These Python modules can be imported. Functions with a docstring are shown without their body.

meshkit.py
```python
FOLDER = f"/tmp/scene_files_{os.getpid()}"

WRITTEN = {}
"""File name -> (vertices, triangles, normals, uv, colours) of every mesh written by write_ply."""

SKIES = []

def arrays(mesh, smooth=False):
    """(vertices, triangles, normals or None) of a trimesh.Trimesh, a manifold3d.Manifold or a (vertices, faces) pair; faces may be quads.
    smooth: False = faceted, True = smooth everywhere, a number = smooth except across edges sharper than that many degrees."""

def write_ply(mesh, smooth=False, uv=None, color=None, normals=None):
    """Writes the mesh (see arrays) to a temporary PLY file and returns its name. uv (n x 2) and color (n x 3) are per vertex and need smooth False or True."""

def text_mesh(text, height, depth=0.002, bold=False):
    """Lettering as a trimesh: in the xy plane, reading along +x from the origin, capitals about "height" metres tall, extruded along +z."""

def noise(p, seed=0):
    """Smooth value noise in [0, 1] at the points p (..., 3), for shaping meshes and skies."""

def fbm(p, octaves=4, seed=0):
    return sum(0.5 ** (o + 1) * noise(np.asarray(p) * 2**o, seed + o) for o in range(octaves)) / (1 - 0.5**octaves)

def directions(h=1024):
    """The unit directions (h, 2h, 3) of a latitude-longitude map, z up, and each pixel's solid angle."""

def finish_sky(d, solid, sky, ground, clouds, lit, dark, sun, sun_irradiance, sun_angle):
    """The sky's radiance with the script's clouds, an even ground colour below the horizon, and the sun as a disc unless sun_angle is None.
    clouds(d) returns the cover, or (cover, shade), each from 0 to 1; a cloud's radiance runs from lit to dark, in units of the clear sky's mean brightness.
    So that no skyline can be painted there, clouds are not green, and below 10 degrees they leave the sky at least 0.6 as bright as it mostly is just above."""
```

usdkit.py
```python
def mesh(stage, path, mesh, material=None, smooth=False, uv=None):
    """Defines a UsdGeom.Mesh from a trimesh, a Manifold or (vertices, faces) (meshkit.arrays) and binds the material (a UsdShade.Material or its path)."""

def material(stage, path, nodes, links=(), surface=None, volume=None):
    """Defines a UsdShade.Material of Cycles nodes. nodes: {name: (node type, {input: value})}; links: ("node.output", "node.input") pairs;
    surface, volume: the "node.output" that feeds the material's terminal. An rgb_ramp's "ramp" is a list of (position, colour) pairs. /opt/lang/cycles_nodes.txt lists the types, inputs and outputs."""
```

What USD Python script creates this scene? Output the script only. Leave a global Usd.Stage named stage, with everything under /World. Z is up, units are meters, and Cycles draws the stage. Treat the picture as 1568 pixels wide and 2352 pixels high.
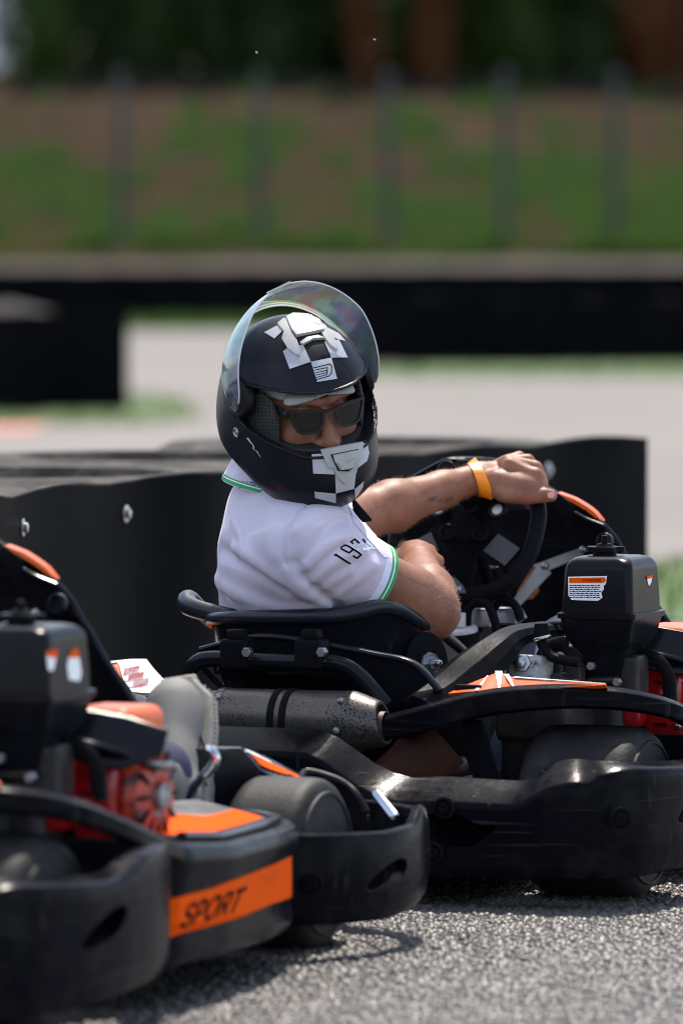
import math, random
import numpy as np, trimesh, manifold3d as m3
import usdkit, meshkit
from pxr import Usd, UsdGeom, UsdLux, UsdShade, Gf, Sdf, Vt
from shapely.geometry import Polygon

random.seed(7); RNG = np.random.default_rng(7)
stage = Usd.Stage.CreateInMemory()
UsdGeom.SetStageUpAxis(stage, 'Z'); UsdGeom.SetStageMetersPerUnit(stage, 1.0)
UsdGeom.Xform.Define(stage, '/World'); UsdGeom.Scope.Define(stage, '/World/Looks')
A = np.array
# ------------------------------------------------------------------ camera, sky, sun, exposure
F = 16800.0                                  # focal length in units of a 1568 x 2352 picture
CAM = A([0, 0, 1.12]); TH = math.atan(696 / F)
FWD = A([0, math.cos(TH), -math.sin(TH)]); UP = A([0, math.sin(TH), math.cos(TH)])
cam = UsdGeom.Camera.Define(stage, '/World/camera')
cam.AddTranslateOp().Set(Gf.Vec3d(*CAM)); cam.AddRotateXOp().Set(90 - math.degrees(TH))
cam.CreateHorizontalApertureAttr(24.0); cam.CreateVerticalApertureAttr(36.0)
cam.CreateFocalLengthAttr(24.0 * F / 1568); cam.CreateFStopAttr(4.3); cam.CreateFocusDistanceAttr(12.2)
cam.CreateExposureAttr(0.76)
SUN_EL, SUN_AZ = math.radians(61), math.radians(10)     # azimuth from +y towards +x
SUN = A([math.sin(SUN_AZ) * math.cos(SUN_EL), math.cos(SUN_AZ) * math.cos(SUN_EL), math.sin(SUN_EL)])
dome = UsdLux.DomeLight.Define(stage, '/World/sky')
sky = usdkit.material(stage, '/World/Looks/sky', {
    's': ('sky_texture', {'sky_type': 'single_scattering', 'sun_disc': False, 'sun_elevation': SUN_EL, 'sun_rotation': SUN_AZ,
                          'altitude': 200.0, 'air_density': 1.0, 'aerosol_density': 1.6, 'ozone_density': 1.0}),
    'tc': ('texture_coordinate', {}),
    'm': ('mapping', {'scale': (1, 1, 2.2)}),
    'n': ('noise_texture', {'scale': 2.3, 'detail': 6, 'roughness': 0.6}),
    'r': ('rgb_ramp', {'ramp': [(0.46, (0, 0, 0)), (0.68, (1, 1, 1))]}),
    'k': ('math', {'math_type': 'multiply', 'value2': 0.65}),
    'c': ('mix_color', {'blend_type': 'mix', 'b': (9.6, 9.9, 10.8), 'use_clamp': False}),
    'b': ('background_shader', {'strength': 0.125})},
    [('tc.generated', 'm.vector'), ('m.vector', 'n.vector'), ('n.fac', 'r.fac'), ('r.color', 'k.value1'), ('k.value', 'c.fac'), ('s.color', 'c.a'), ('c.result', 'b.color')], surface='b.background')
UsdShade.MaterialBindingAPI.Apply(dome.GetPrim()).Bind(sky)
dome.GetPrim().SetCustomDataByKey('kind', 'structure')
sun = UsdLux.DistantLight.Define(stage, '/World/sun')
sun.CreateNormalizeAttr(True); sun.CreateIntensityAttr(1.1); sun.CreateAngleAttr(0.53); sun.CreateColorAttr(Gf.Vec3f(1, 0.925, 0.82))
_z = Gf.Vec3d(*SUN); sun.AddTransformOp().Set(Gf.Matrix4d(Gf.Rotation(Gf.Vec3d(0, 0, 1), _z), Gf.Vec3d(0, 0, 8)))

# ------------------------------------------------------------------ geometry helpers
def ray(u, v):
    d = FWD + A([1, 0, 0]) * (u - 784) / F + UP * (1176 - v) / F
    return d
def P(u, v, Y):
    """the point at distance Y along the ground axis that stands in direction (u, v)"""
    d = ray(u, v); return CAM + d * (Y / d[1])
class Frame:
    def __init__(s, o, psi):
        s.o = A([o[0], o[1], 0.0]); s.psi = psi
        s.R = A([[math.sin(psi), -math.cos(psi), 0], [math.cos(psi), math.sin(psi), 0], [0, 0, 1.0]])   # columns: forward, left, up
    def w(s, p): return s.o + np.asarray(p, float) @ s.R.T
    def l(s, p): return (np.asarray(p, float) - s.o) @ s.R
    def k(s, u, v, **pl):
        (ax, val), = pl.items(); i = 'xyz'.index(ax)
        o = s.l(CAM); d = s.R.T @ ray(u, v)
        return o + d * ((val - o[i]) / d[i])
PSI = math.radians(22)
FA = Frame((-0.078, 12.09), PSI); FB = Frame((-0.966, 10.05), PSI)

def mk(v, f): return trimesh.Trimesh(np.asarray(v, float), np.asarray(f, int), process=False)
def cat(*ms):
    ms = [m for m in ms if m is not None]
    return trimesh.util.concatenate([to_tm(m) for m in ms])
def to_tm(m):
    if isinstance(m, trimesh.Trimesh): return m
    v, f, _ = meshkit.arrays(m); return mk(v, f)
def spline(pts, n=8, closed=False):
    p = np.asarray(pts, float); N = len(p)
    if N < 3 and not closed: return np.array([p[0] + (p[1] - p[0]) * t for t in np.linspace(0, 1, n + 1)])
    out = []
    for i in range(N if closed else N - 1):
        if closed: a, b, c, d = p[(i - 1) % N], p[i], p[(i + 1) % N], p[(i + 2) % N]
        else: a, b, c, d = p[max(i - 1, 0)], p[i], p[i + 1], p[min(i + 2, N - 1)]
        for t in np.arange(n) / n:
            out.append(0.5 * (2 * b + (c - a) * t + (2 * a - 5 * b + 4 * c - d) * t * t + (3 * b - a - 3 * c + d) * t ** 3))
    if not closed: out.append(p[-1])
    return A(out)
def frames(p, closed=False):
    t = (np.roll(p, -1, 0) - np.roll(p, 1, 0)) if closed else np.gradient(p, axis=0)
    t /= np.linalg.norm(t, axis=1, keepdims=True) + 1e-12
    n = np.cross(t[0], [0, 0, 1.0]); n = n if np.linalg.norm(n) > 1e-3 else np.cross(t[0], [1.0, 0, 0])
    n /= np.linalg.norm(n); ns = []
    for i in range(len(p)):
        n = n - t[i] * (n @ t[i]); n /= np.linalg.norm(n); ns.append(n)
    ns = A(ns); return t, ns, np.cross(t, ns)
def tube(pts, r, n=10, closed=False, seg=6, smooth=True, flat=1.0):
    p = spline(pts, seg, closed) if smooth else np.asarray(pts, float)
    r = np.interp(np.linspace(0, 1, len(p)), np.linspace(0, 1, len(np.atleast_1d(r))), np.atleast_1d(r)) if np.ndim(r) else np.full(len(p), r)
    t, a, b = frames(p, closed); ang = np.arange(n) * 2 * np.pi / n
    rings = p[:, None] + r[:, None, None] * (np.cos(ang)[None, :, None] * a[:, None] + flat * np.sin(ang)[None, :, None] * b[:, None])
    return loft(rings, closed)
def loft(rings, closed=False, caps=True):
    rings = np.asarray(rings, float); m, n = rings.shape[:2]; f = []
    i, j = np.meshgrid(np.arange(m if closed else m - 1), np.arange(n), indexing='ij')
    i2, j2 = (i + 1) % m, (j + 1) % n
    q = np.stack([i * n + j, i * n + j2, i2 * n + j2, i2 * n + j], -1).reshape(-1, 4)
    f = np.vstack([q[:, [0, 1, 2]], q[:, [0, 2, 3]]]); v = rings.reshape(-1, 3)
    if caps and not closed:
        c0, c1 = len(v), len(v) + 1; v = np.vstack([v, rings[0].mean(0), rings[-1].mean(0)])
        k = np.arange(n); k2 = (k + 1) % n
        f = np.vstack([f, np.stack([np.full(n, c0), k2, k], 1), np.stack([np.full(n, c1), (m - 1) * n + k, (m - 1) * n + k2], 1)])
    t = mk(v, f)
    if not (closed and False) and t.volume < 0: t.invert()
    return t
def rbox(c, s, r=0.006, R=None, seg=8):
    s = np.asarray(s, float) / 2; r = min(r, *(s * 0.98)); c = np.asarray(c, float)
    sp = m3.Manifold.sphere(r, seg * 2 if seg < 6 else seg)
    h = m3.Manifold.batch_hull([sp.translate(((s[0] - r) * x, (s[1] - r) * y, (s[2] - r) * z)) for x in (-1, 1) for y in (-1, 1) for z in (-1, 1)])
    t = to_tm(h)
    if R is not None: t.vertices = t.vertices @ np.asarray(R).T
    t.vertices = t.vertices + c; return t
def hull(pts, r=0.004, seg=8):
    sp = m3.Manifold.sphere(r, seg)
    return to_tm(m3.Manifold.batch_hull([sp.translate(tuple(map(float, p))) for p in pts]))
def axes(z, x=None):
    z = np.asarray(z, float); z = z / np.linalg.norm(z)
    x = A([1.0, 0, 0]) if x is None else np.asarray(x, float)
    if abs(x @ z) > 0.97: x = A([0, 1.0, 0])
    x = x - z * (x @ z); x /= np.linalg.norm(x); return np.stack([x, np.cross(z, x), z], 1)
def lathe(prof, c=(0, 0, 0), axis=(0, 0, 1), n=32):
    prof = np.asarray(prof, float); ang = np.arange(n) * 2 * np.pi / n
    rings = np.stack([prof[:, 0, None] * np.cos(ang), prof[:, 0, None] * np.sin(ang), np.repeat(prof[:, 1, None], n, 1)], -1)
    t = loft(rings, caps=True); t.vertices = t.vertices @ axes(axis).T + np.asarray(c, float); return t
def cyl(a, b, r, n=16, bev=0.15):
    a, b = np.asarray(a, float), np.asarray(b, float); L = np.linalg.norm(b - a); e = min(r * bev, L * .3)
    return lathe([(r - e, 0), (r, e), (r, L - e), (r - e, L)], a, b - a, n)
def extrude(poly, h, R, c, hole=None):
    """polygon in the (first, second) columns of R, h along the third"""
    pg = Polygon(poly, [hole] if hole is not None else None)
    t = trimesh.creation.extrude_polygon(pg if pg.is_valid else pg.buffer(0), h); t.vertices = t.vertices @ np.asarray(R).T + np.asarray(c, float)
    if np.linalg.det(R) < 0: t.invert()
    return t
RX = A([[0, 0, 1.0], [1, 0, 0], [0, 1, 0]])             # extrude() of a (y, z) outline along x
def slab(fr, pts, x, th, sub=True):
    """an outline given by directions on the kart's plane x, thickened forward by th"""
    q = [fr.k(u, v, x=x) for u, v in pts]; return extrude([(p[1], p[2]) for p in q], th, RX, (x, 0, 0))
def boolean(a, subs):
    M = lambda t: m3.Manifold(m3.Mesh(np.asarray(t.vertices, np.float32), np.asarray(t.faces, np.uint32)))
    w = a.copy(); w.merge_vertices(); m = M(w)
    if m.is_empty(): return a
    for s in subs:
        s = to_tm(s).copy(); s.merge_vertices(); q = M(s)
        if not q.is_empty(): m = m - q
    return to_tm(m)
# ---- signed distance fields and their surface
def d_cone(p, a, b, ra, rb):
    a, b = np.asarray(a, float), np.asarray(b, float); ab = b - a
    t = np.clip((p - a) @ ab / (ab @ ab + 1e-12), 0, 1)
    return np.linalg.norm(p - a - t[:, None] * ab, axis=1) - (ra + (rb - ra) * t)
def d_ell(p, c, r, R=None):
    q = p - np.asarray(c, float)
    if R is not None: q = q @ R
    r = np.asarray(r, float); k0 = np.linalg.norm(q / r, axis=1); k1 = np.linalg.norm(q / r ** 2, axis=1)
    return k0 * (k0 - 1) / (k1 + 1e-9)
def d_box(p, c, h, r=0.0, R=None):
    q = p - np.asarray(c, float)
    if R is not None: q = q @ R
    q = np.abs(q) - (np.asarray(h, float) - r)
    return np.linalg.norm(np.maximum(q, 0), axis=1) + np.minimum(q.max(1), 0) - r
def smin(a, b, k):
    h = np.clip(0.5 + 0.5 * (b - a) / k, 0, 1); return b + (a - b) * h - k * h * (1 - h)
def smax(a, b, k): return -smin(-a, -b, k)
def grad(f, p, e=5e-4):
    g = np.stack([f(p + A(d) * e) - f(p - A(d) * e) for d in ((1, 0, 0), (0, 1, 0), (0, 0, 1))], 1)
    return g / (np.linalg.norm(g, axis=1, keepdims=True) + 1e-12)
def boxed(p, lo, hi, f, m=.05):
    """f near its box; a plain distance away from it"""
    e = np.maximum(np.maximum(lo - p, p - hi), 0); d = np.linalg.norm(e, axis=1) + .6 * m; k = d < 1.6 * m
    if k.any(): d[k] = f(p[k])
    return d
def nets(f, lo, hi, h, B=8, margin=1.1, snap=1):
    lo = np.asarray(lo, float); n = np.ceil((np.asarray(hi, float) - lo) / (h * B)).astype(int)
    ci = np.stack(np.meshgrid(*[np.arange(k) for k in n], indexing='ij'), -1).reshape(-1, 3)
    cc = lo + (ci * B + (B - 1) / 2) * h
    fc = f(cc); V = np.repeat(np.repeat(np.repeat(fc.reshape(n), B, 0), B, 1), B, 2).astype(np.float32)
    act = np.abs(fc) < margin * h * B * 0.95
    off = np.stack(np.meshgrid(*[np.arange(B)] * 3, indexing='ij'), -1).reshape(-1, 3)
    ids = ci[act]
    for s in range(0, len(ids), 400):
        b = ids[s:s + 400]; g = (b[:, None] * B + off[None]).reshape(-1, 3)
        V[g[:, 0], g[:, 1], g[:, 2]] = f(lo + g * h)
    S = V < 0; N = A(V.shape); cells = N - 1
    acc = np.zeros((*cells, 3), np.float32); cnt = np.zeros(cells, np.int16)
    for ax in range(3):
        sl = [slice(None)] * 3; s2 = [slice(None)] * 3; sl[ax] = slice(0, -1); s2[ax] = slice(1, None)
        idx = np.argwhere(S[tuple(sl)] != S[tuple(s2)])
        a = V[tuple(sl)][tuple(idx.T)]; b = V[tuple(s2)][tuple(idx.T)]
        pt = idx.astype(np.float32); pt[:, ax] += a / (a - b)
        o = [k for k in range(3) if k != ax]
        for d1 in (0, -1):
            for d2 in (0, -1):
                c = idx.copy(); c[:, o[0]] += d1; c[:, o[1]] += d2
                ok = (c >= 0).all(1) & (c < cells).all(1)
                np.add.at(acc, tuple(c[ok].T), pt[ok]); np.add.at(cnt, tuple(c[ok].T), 1)
    on = cnt > 0; vid = np.full(cells, -1, np.int64); vid[on] = np.arange(on.sum())
    v = lo + acc[on] / cnt[on][:, None] * h; fs = []
    for ax in range(3):
        sl = [slice(None)] * 3; s2 = [slice(None)] * 3; sl[ax] = slice(0, -1); s2[ax] = slice(1, None)
        idx = np.argwhere(S[tuple(sl)] != S[tuple(s2)]); inside = S[tuple(sl)][tuple(idx.T)]
        o1, o2 = (ax + 1) % 3, (ax + 2) % 3; q = []
        for d1, d2 in ((-1, -1), (0, -1), (0, 0), (-1, 0)):
            c = idx.copy(); c[:, o1] += d1; c[:, o2] += d2; ok = (c >= 0).all(1) & (c < cells).all(1)
            c = np.clip(c, 0, cells - 1); q.append(np.where(ok, vid[tuple(c.T)], -1))
        q = np.stack(q, 1); g = (q >= 0).all(1); q, ins = q[g], inside[g]
        q[~ins] = q[~ins][:, ::-1]; fs.append(q)
    q = np.vstack(fs)
    for _ in range(snap):
        e = h * .3; d = f(v); gg = np.stack([f(v + A(k) * e) - f(v - A(k) * e) for k in ((1, 0, 0), (0, 1, 0), (0, 0, 1))], 1) / (2 * e)
        L = (gg ** 2).sum(1); st = np.clip(d / np.maximum(L, .2), -h * .6, h * .6); v = v - gg * st[:, None]
    return mk(v, np.vstack([q[:, [0, 1, 2]], q[:, [0, 2, 3]]]))
def trace(f, uv, y0=11.2, y1=13.2):
    """where the directions uv first meet the surface f"""
    d = A([ray(*q) for q in uv]); d = d / d[:, 1:2]; t = np.full(len(d), y0)
    act = np.arange(len(d))
    for _ in range(120):
        st = np.clip(f(CAM + d[act] * t[act, None]) * .9, -.01, .5); t[act] += st
        act = act[(np.abs(st) > 4e-5) & (t[act] < y1)]
        if not len(act): break
    return CAM + d * t[:, None], t < y1 - 1e-3
def flat_tri(poly, step):
    if isinstance(poly, trimesh.Trimesh):
        z = poly.vertices[:, 2]; top = (z[poly.faces] > z.mean()).all(1); t = poly.submesh([np.nonzero(top)[0]], append=True)
        v, f = t.vertices.copy(), t.faces
    else:
        pg = Polygon(poly); pg = pg if pg.is_valid else pg.buffer(0)
        pg = max(pg.geoms, key=lambda g: g.area) if hasattr(pg, 'geoms') else pg
        v2, f = trimesh.creation.triangulate_polygon(pg.segmentize(step), engine='earcut'); v = np.column_stack([v2, np.zeros(len(v2))])
    v, f = trimesh.remesh.subdivide_to_size(v, f, step, max_iter=12)
    t = mk(v, f); t.merge_vertices(); return t
def patch(f, poly, off, step=5, base=None, y0=11.2, y1=13.2):
    """a sticker (or, with base, a raised solid piece) lying on the surface f where the outline poly points"""
    t = flat_tri(poly, step); uv = t.vertices[:, :2]; p, ok = trace(f, uv, y0, y1); n = grad(f, p, 2e-3)
    return skin_patch(t.faces, uv, p, n, ok, off, base)
def skin_patch(fa, uv, p, n, ok, off, base):
    fa = fa[ok[fa].all(1)]; q = p + n * off; t = mk(q, fa)
    fn = t.face_normals
    if len(fa) and np.median((fn * n[fa[:, 0]]).sum(1)) < 0: fa = fa[:, ::-1]
    if base is None: return mk(q, fa)
    ed = np.vstack([fa[:, [0, 1]], fa[:, [1, 2]], fa[:, [2, 0]]]); key = np.sort(ed, 1)
    _, inv, c = np.unique(key, axis=0, return_inverse=True, return_counts=True); b = ed[c[inv.ravel()] == 1]; N = len(q)
    return mk(np.vstack([q, p + n * base]), np.vstack([fa, fa[:, ::-1] + N, np.stack([b[:, 0], b[:, 0] + N, b[:, 1] + N], 1), np.stack([b[:, 0], b[:, 1] + N, b[:, 1]], 1)]))
def cast(mesh, o, d):
    tri = mesh.triangles; best = np.full(len(d), np.inf); bi = np.full(len(d), -1)
    e1, e2 = tri[:, 1] - tri[:, 0], tri[:, 2] - tri[:, 0]; s = o - tri[:, 0]; q = np.cross(s, e1)
    for i, k in enumerate(d):
        h = np.cross(k, e2); a = (e1 * h).sum(1); a = np.where(np.abs(a) < 1e-14, 1e-14, a)
        u = (s * h).sum(1) / a; v = (q @ k) / a; t = (e2 * q).sum(1) / a
        g = (u >= -1e-6) & (v >= -1e-6) & (u + v <= 1 + 1e-6) & (t > 0)
        if g.any(): j = np.nonzero(g)[0][np.argmin(t[g])]; best[i], bi[i] = t[j], j
    return best, bi
def patch_on(mesh, fr, poly, off, step=8, base=None):
    """the same on a mesh in a kart's own coordinates"""
    t = flat_tri(poly, step); uv = t.vertices[:, :2]; o = fr.l(CAM); d = A([fr.R.T @ ray(*q) for q in uv])
    b, bi = cast(mesh, o, d); ok = bi >= 0; p = o + d * np.where(ok, b, 1)[:, None]
    vn = mesh.vertex_normals; n = vn[mesh.faces[bi]].mean(1); n /= np.linalg.norm(n, axis=1, keepdims=True) + 1e-9
    return skin_patch(t.faces, uv, p, n, ok, off, base)
def words(text, quad, bold=True, shear=0.0):
    """lettering stretched onto four corners (bottom left, bottom right, top right, top left)"""
    m = meshkit.text_mesh(text, 1.0, 0.1, bold); lo, hi = m.bounds; q = A(quad, float)
    s = (m.vertices[:, 0] - lo[0]) / (hi[0] - lo[0]); t = (m.vertices[:, 1] - lo[1]) / (hi[1] - lo[1]); s = s + shear * (t - .5)
    xy = q[0] * ((1 - s) * (1 - t))[:, None] + q[1] * (s * (1 - t))[:, None] + q[2] * (s * t)[:, None] + q[3] * ((1 - s) * t)[:, None]
    return mk(np.column_stack([xy, m.vertices[:, 2]]), m.faces)
# ---- prims
class Thing:
    def __init__(s, path, fr=None): s.path, s.fr = path, fr
USED = {}
def numbered(parent, name):
    n = USED.get((parent, name), 0); USED[(parent, name)] = n + 1
    return f'{parent}/{name}' + (f'_{n:03d}' if n else '')
def say(prim, label=None, cat_=None, group=None, kind=None):
    for k, v in (('label', label), ('category', cat_), ('group', group), ('kind', kind)):
        if v: prim.SetCustomDataByKey(k, v)
def thing(name, label, cat_, fr=None, loc=None, group=None):
    p = numbered('/World', name); x = UsdGeom.Xform.Define(stage, p)
    fr = fr or Frame((0, 0), math.pi / 2); t = Thing(p, fr)
    if loc is not None: fr = Frame((0, 0), math.pi / 2); fr.o = A(loc, float); t.fr = fr
    x.AddTranslateOp().Set(Gf.Vec3d(*map(float, fr.o))); x.AddRotateZOp().Set(90 - math.degrees(fr.psi))
    say(x.GetPrim(), label, cat_, group); return t
def obj(name, mesh, mat, parent=None, smooth=35, world=False, label=None, cat_=None, group=None, kind=None):
    path = numbered(parent.path if parent else '/World', name); m = to_tm(mesh)
    fr = parent.fr if parent else None
    if world and fr is not None: m = m.copy(); m.vertices = fr.l(m.vertices)
    p = usdkit.mesh(stage, path, m, M[mat], smooth=smooth); say(p.GetPrim(), label, cat_, group, kind)
    return Thing(path, fr)

# ------------------------------------------------------------------ materials
M = {}
def mat(name, color=(.5, .5, .5), rough=.5, metal=0., noise=None, bump=None, extra=None, rvar=0., coord='object', bevel=0.):
    """noise: (scale, second colour, low, high); bump: (scale, strength, distance)"""
    N = {'p': ('principled_bsdf', {'base_color': color, 'roughness': rough, 'metallic': metal, **(extra or {})}), 'tc': ('texture_coordinate', {})}; L = []
    if noise:
        s, c2, lo, hi = noise[:4]
        N['n'] = ('noise_texture', {'scale': s, 'detail': 5, 'roughness': .6}); N['r'] = ('rgb_ramp', {'ramp': [(lo, color), (hi, c2)]})
        L += [(f'tc.{coord}', 'n.vector'), ('n.fac', 'r.fac'), ('r.color', 'p.base_color')]
    if rvar:
        N['n2'] = ('noise_texture', {'scale': 9, 'detail': 6, 'roughness': .65}); N['mr'] = ('map_range', {'from_min': .3, 'from_max': .7, 'to_min': rough - rvar, 'to_max': rough + rvar, 'clamp': True})
        L += [(f'tc.{coord}', 'n2.vector'), ('n2.fac', 'mr.value'), ('mr.result', 'p.roughness')]
    if bevel: N['bv'] = ('bevel', {'radius': bevel})
    if bump:
        s, k, dist = bump; N['nb'] = ('noise_texture', {'scale': s, 'detail': 4}); N['b'] = ('bump', {'strength': k, 'distance': dist})
        L += [(f'tc.{coord}', 'nb.vector'), ('nb.fac', 'b.height'), ('b.normal', 'p.normal')]
        if bevel: L += [('bv.bevel', 'b.normal')]
    elif bevel: L += [('bv.bevel', 'p.normal')]
    M[name] = usdkit.material(stage, f'/World/Looks/{name}', N, L, surface='p.BSDF')
SP = {'specular_ior_level': .04}
PLAIN_BLACK = None
def scuffed(name, base, dust, rough, bevel, amount):
    """black moulded plastic with dull dusty patches and fine rub marks running along it"""
    N = {'p': ('principled_bsdf', {'specular_ior_level': .045}), 'tc': ('texture_coordinate', {}), 'n': ('noise_texture', {'scale': 10, 'detail': 6, 'roughness': .65}), 'mp': ('mapping', {'scale': (5, 5, 150)}), 's': ('noise_texture', {'scale': 1, 'detail': 4, 'roughness': .6}),
         'mp2': ('mapping', {'scale': (60, 60, 11), 'rotation': (.5, .3, .2)}), 's2': ('noise_texture', {'scale': 1, 'detail': 3}), 'r': ('map_range', {'from_min': .60, 'from_max': .74, 'to_max': amount, 'clamp': True}), 'r2': ('map_range', {'from_min': .66, 'from_max': .76, 'to_max': amount * .8, 'clamp': True}), 'r3': ('map_range', {'from_min': .5, 'from_max': .85, 'to_max': .55, 'clamp': True}),
         'a': ('math', {'math_type': 'maximum'}), 'a2': ('math', {'math_type': 'maximum'}), 'c': ('mix_color', {'a': base, 'b': dust}), 'ro': ('map_range', {'to_min': rough, 'to_max': .62, 'clamp': True}), 'bv': ('bevel', {'radius': bevel}), 'nb': ('noise_texture', {'scale': 55, 'detail': 5}), 'b': ('bump', {'strength': .14, 'distance': .004})}
    L = [('tc.object', 'n.vector'), ('tc.object', 'mp.vector'), ('mp.vector', 's.vector'), ('tc.object', 'mp2.vector'), ('mp2.vector', 's2.vector'), ('s.fac', 'r.value'), ('s2.fac', 'r2.value'), ('n.fac', 'r3.value'), ('r.result', 'a.value1'), ('r2.result', 'a.value2'), ('a.value', 'a2.value1'), ('r3.result', 'a2.value2'),
         ('a2.value', 'c.fac'), ('c.result', 'p.base_color'), ('a2.value', 'ro.value'), ('ro.result', 'p.roughness'), ('tc.object', 'nb.vector'), ('nb.fac', 'b.height'), ('bv.bevel', 'b.normal'), ('b.normal', 'p.normal')]
    M[name] = usdkit.material(stage, f'/World/Looks/{name}', N, L, surface='p.BSDF')
scuffed('black_plastic', (.0045, .0045, .006), (.022, .021, .020), .30, .003, .5)
scuffed('bumper_plastic', (.0032, .0032, .0048), (.034, .032, .030), .21, .004, .75)
mat('gloss_black', (.004, .004, .006), .20, rvar=.05, bevel=.002, extra={'specular_ior_level': .22})
mat('satin_black', (.006, .006, .008), .42, bump=(500, .1, .001), extra=SP)
mat('airbox_black', (.004, .004, .0055), .24, noise=(20, (.007, .007, .009), .45, .8), bump=(700, .15, .001), rvar=.06, extra={'specular_ior_level': .13})
mat('seat_plastic', (.007, .008, .012), .34, extra={'specular_ior_level': .4}, bump=(400, .1, .001))
mat('rubber', (.010, .0095, .010), .62, noise=(30, (.035, .033, .031), .5, .85), bump=(180, .35, .002), extra={'specular_ior_level': .25})
mat('hose_rubber', (.006, .006, .007), .42, extra=SP)
mat('steel', (.45, .45, .46), .32, 1., rvar=.1)
mat('chrome', (.75, .76, .8), .12, 1.)
mat('bracket_metal', (.30, .31, .30), .5, .35, noise=(20, (.20, .19, .17), .4, .7))
mat('rust_red', (.16, .05, .035), .6, noise=(25, (.07, .03, .025), .4, .7))
mat('orange', (.66, .105, .008), .34, noise=(8, (.52, .085, .009), .4, .7), rvar=.08, extra={'specular_ior_level': .35})
mat('orange_sticker', (.78, .085, .0008), .6, noise=(30, (.52, .065, .004), .55, .85), extra={'specular_ior_level': .02})
mat('spoke_grey', (.035, .035, .038), .35)
mat('orange_plate', (.28, .09, .02), .5)
mat('grey_panel', (.10, .10, .105), .30, noise=(25, (.17, .17, .17), .4, .7), rvar=.1)
mat('white_sticker', (.80, .80, .80), .35, noise=(14, (.62, .62, .63), .5, .8))
mat('pink_sticker', (.72, .25, .24), .4, noise=(60, (.80, .62, .62), .45, .6))
mat('red_paint', (.24, .004, .007), .16, noise=(12, (.22, .008, .01), .4, .7), rvar=.05)
mat('red_guard', (.42, .03, .012), .4, noise=(40, (.03, .01, .01), .5, .62))
mat('grimy_alloy', (.30, .30, .295), .42, .75, noise=(45, (.06, .05, .045), .52, .66), bump=(120, .3, .002))
N_ = {'p': ('principled_bsdf', {'metallic': .85}), 'tc': ('texture_coordinate', {}), 'v': ('voronoi_texture', {'scale': 230, 'randomness': 1}), 'n': ('noise_texture', {'scale': 18, 'detail': 4}),
      'n3': ('noise_texture', {'scale': 7, 'detail': 5}), 'a': ('math', {'math_type': 'multiply_add', 'value2': .85, 'value3': -.19}), 's': ('math', {'math_type': 'less_than'}),
      'base': ('rgb_ramp', {'ramp': [(.3, (.080, .070, .061)), (.7, (.145, .130, .115))]}), 'mx': ('mix_color', {'b': (.012, .01, .009)}), 'ro': ('map_range', {'to_min': .36, 'to_max': .8})}
M['titanium'] = usdkit.material(stage, '/World/Looks/titanium', N_, [('tc.object', 'v.vector'), ('tc.object', 'n.vector'), ('tc.object', 'n3.vector'), ('n.fac', 'a.value1'), ('v.distance', 's.value1'), ('a.value', 's.value2'),
      ('n3.fac', 'base.fac'), ('base.color', 'mx.a'), ('s.value', 'mx.fac'), ('mx.result', 'p.base_color'), ('s.value', 'ro.value'), ('ro.result', 'p.roughness')], surface='p.BSDF')
mat('hot_steel', (.16, .12, .11), .45, .8, noise=(30, (.08, .05, .04), .4, .7))
mat('engine_dark', (.035, .032, .030), .45, .5, noise=(30, (.015, .013, .012), .4, .7))
mat('fuel_plastic', (.62, .62, .60), .4, noise=(12, (.35, .33, .3), .5, .8))
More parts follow.
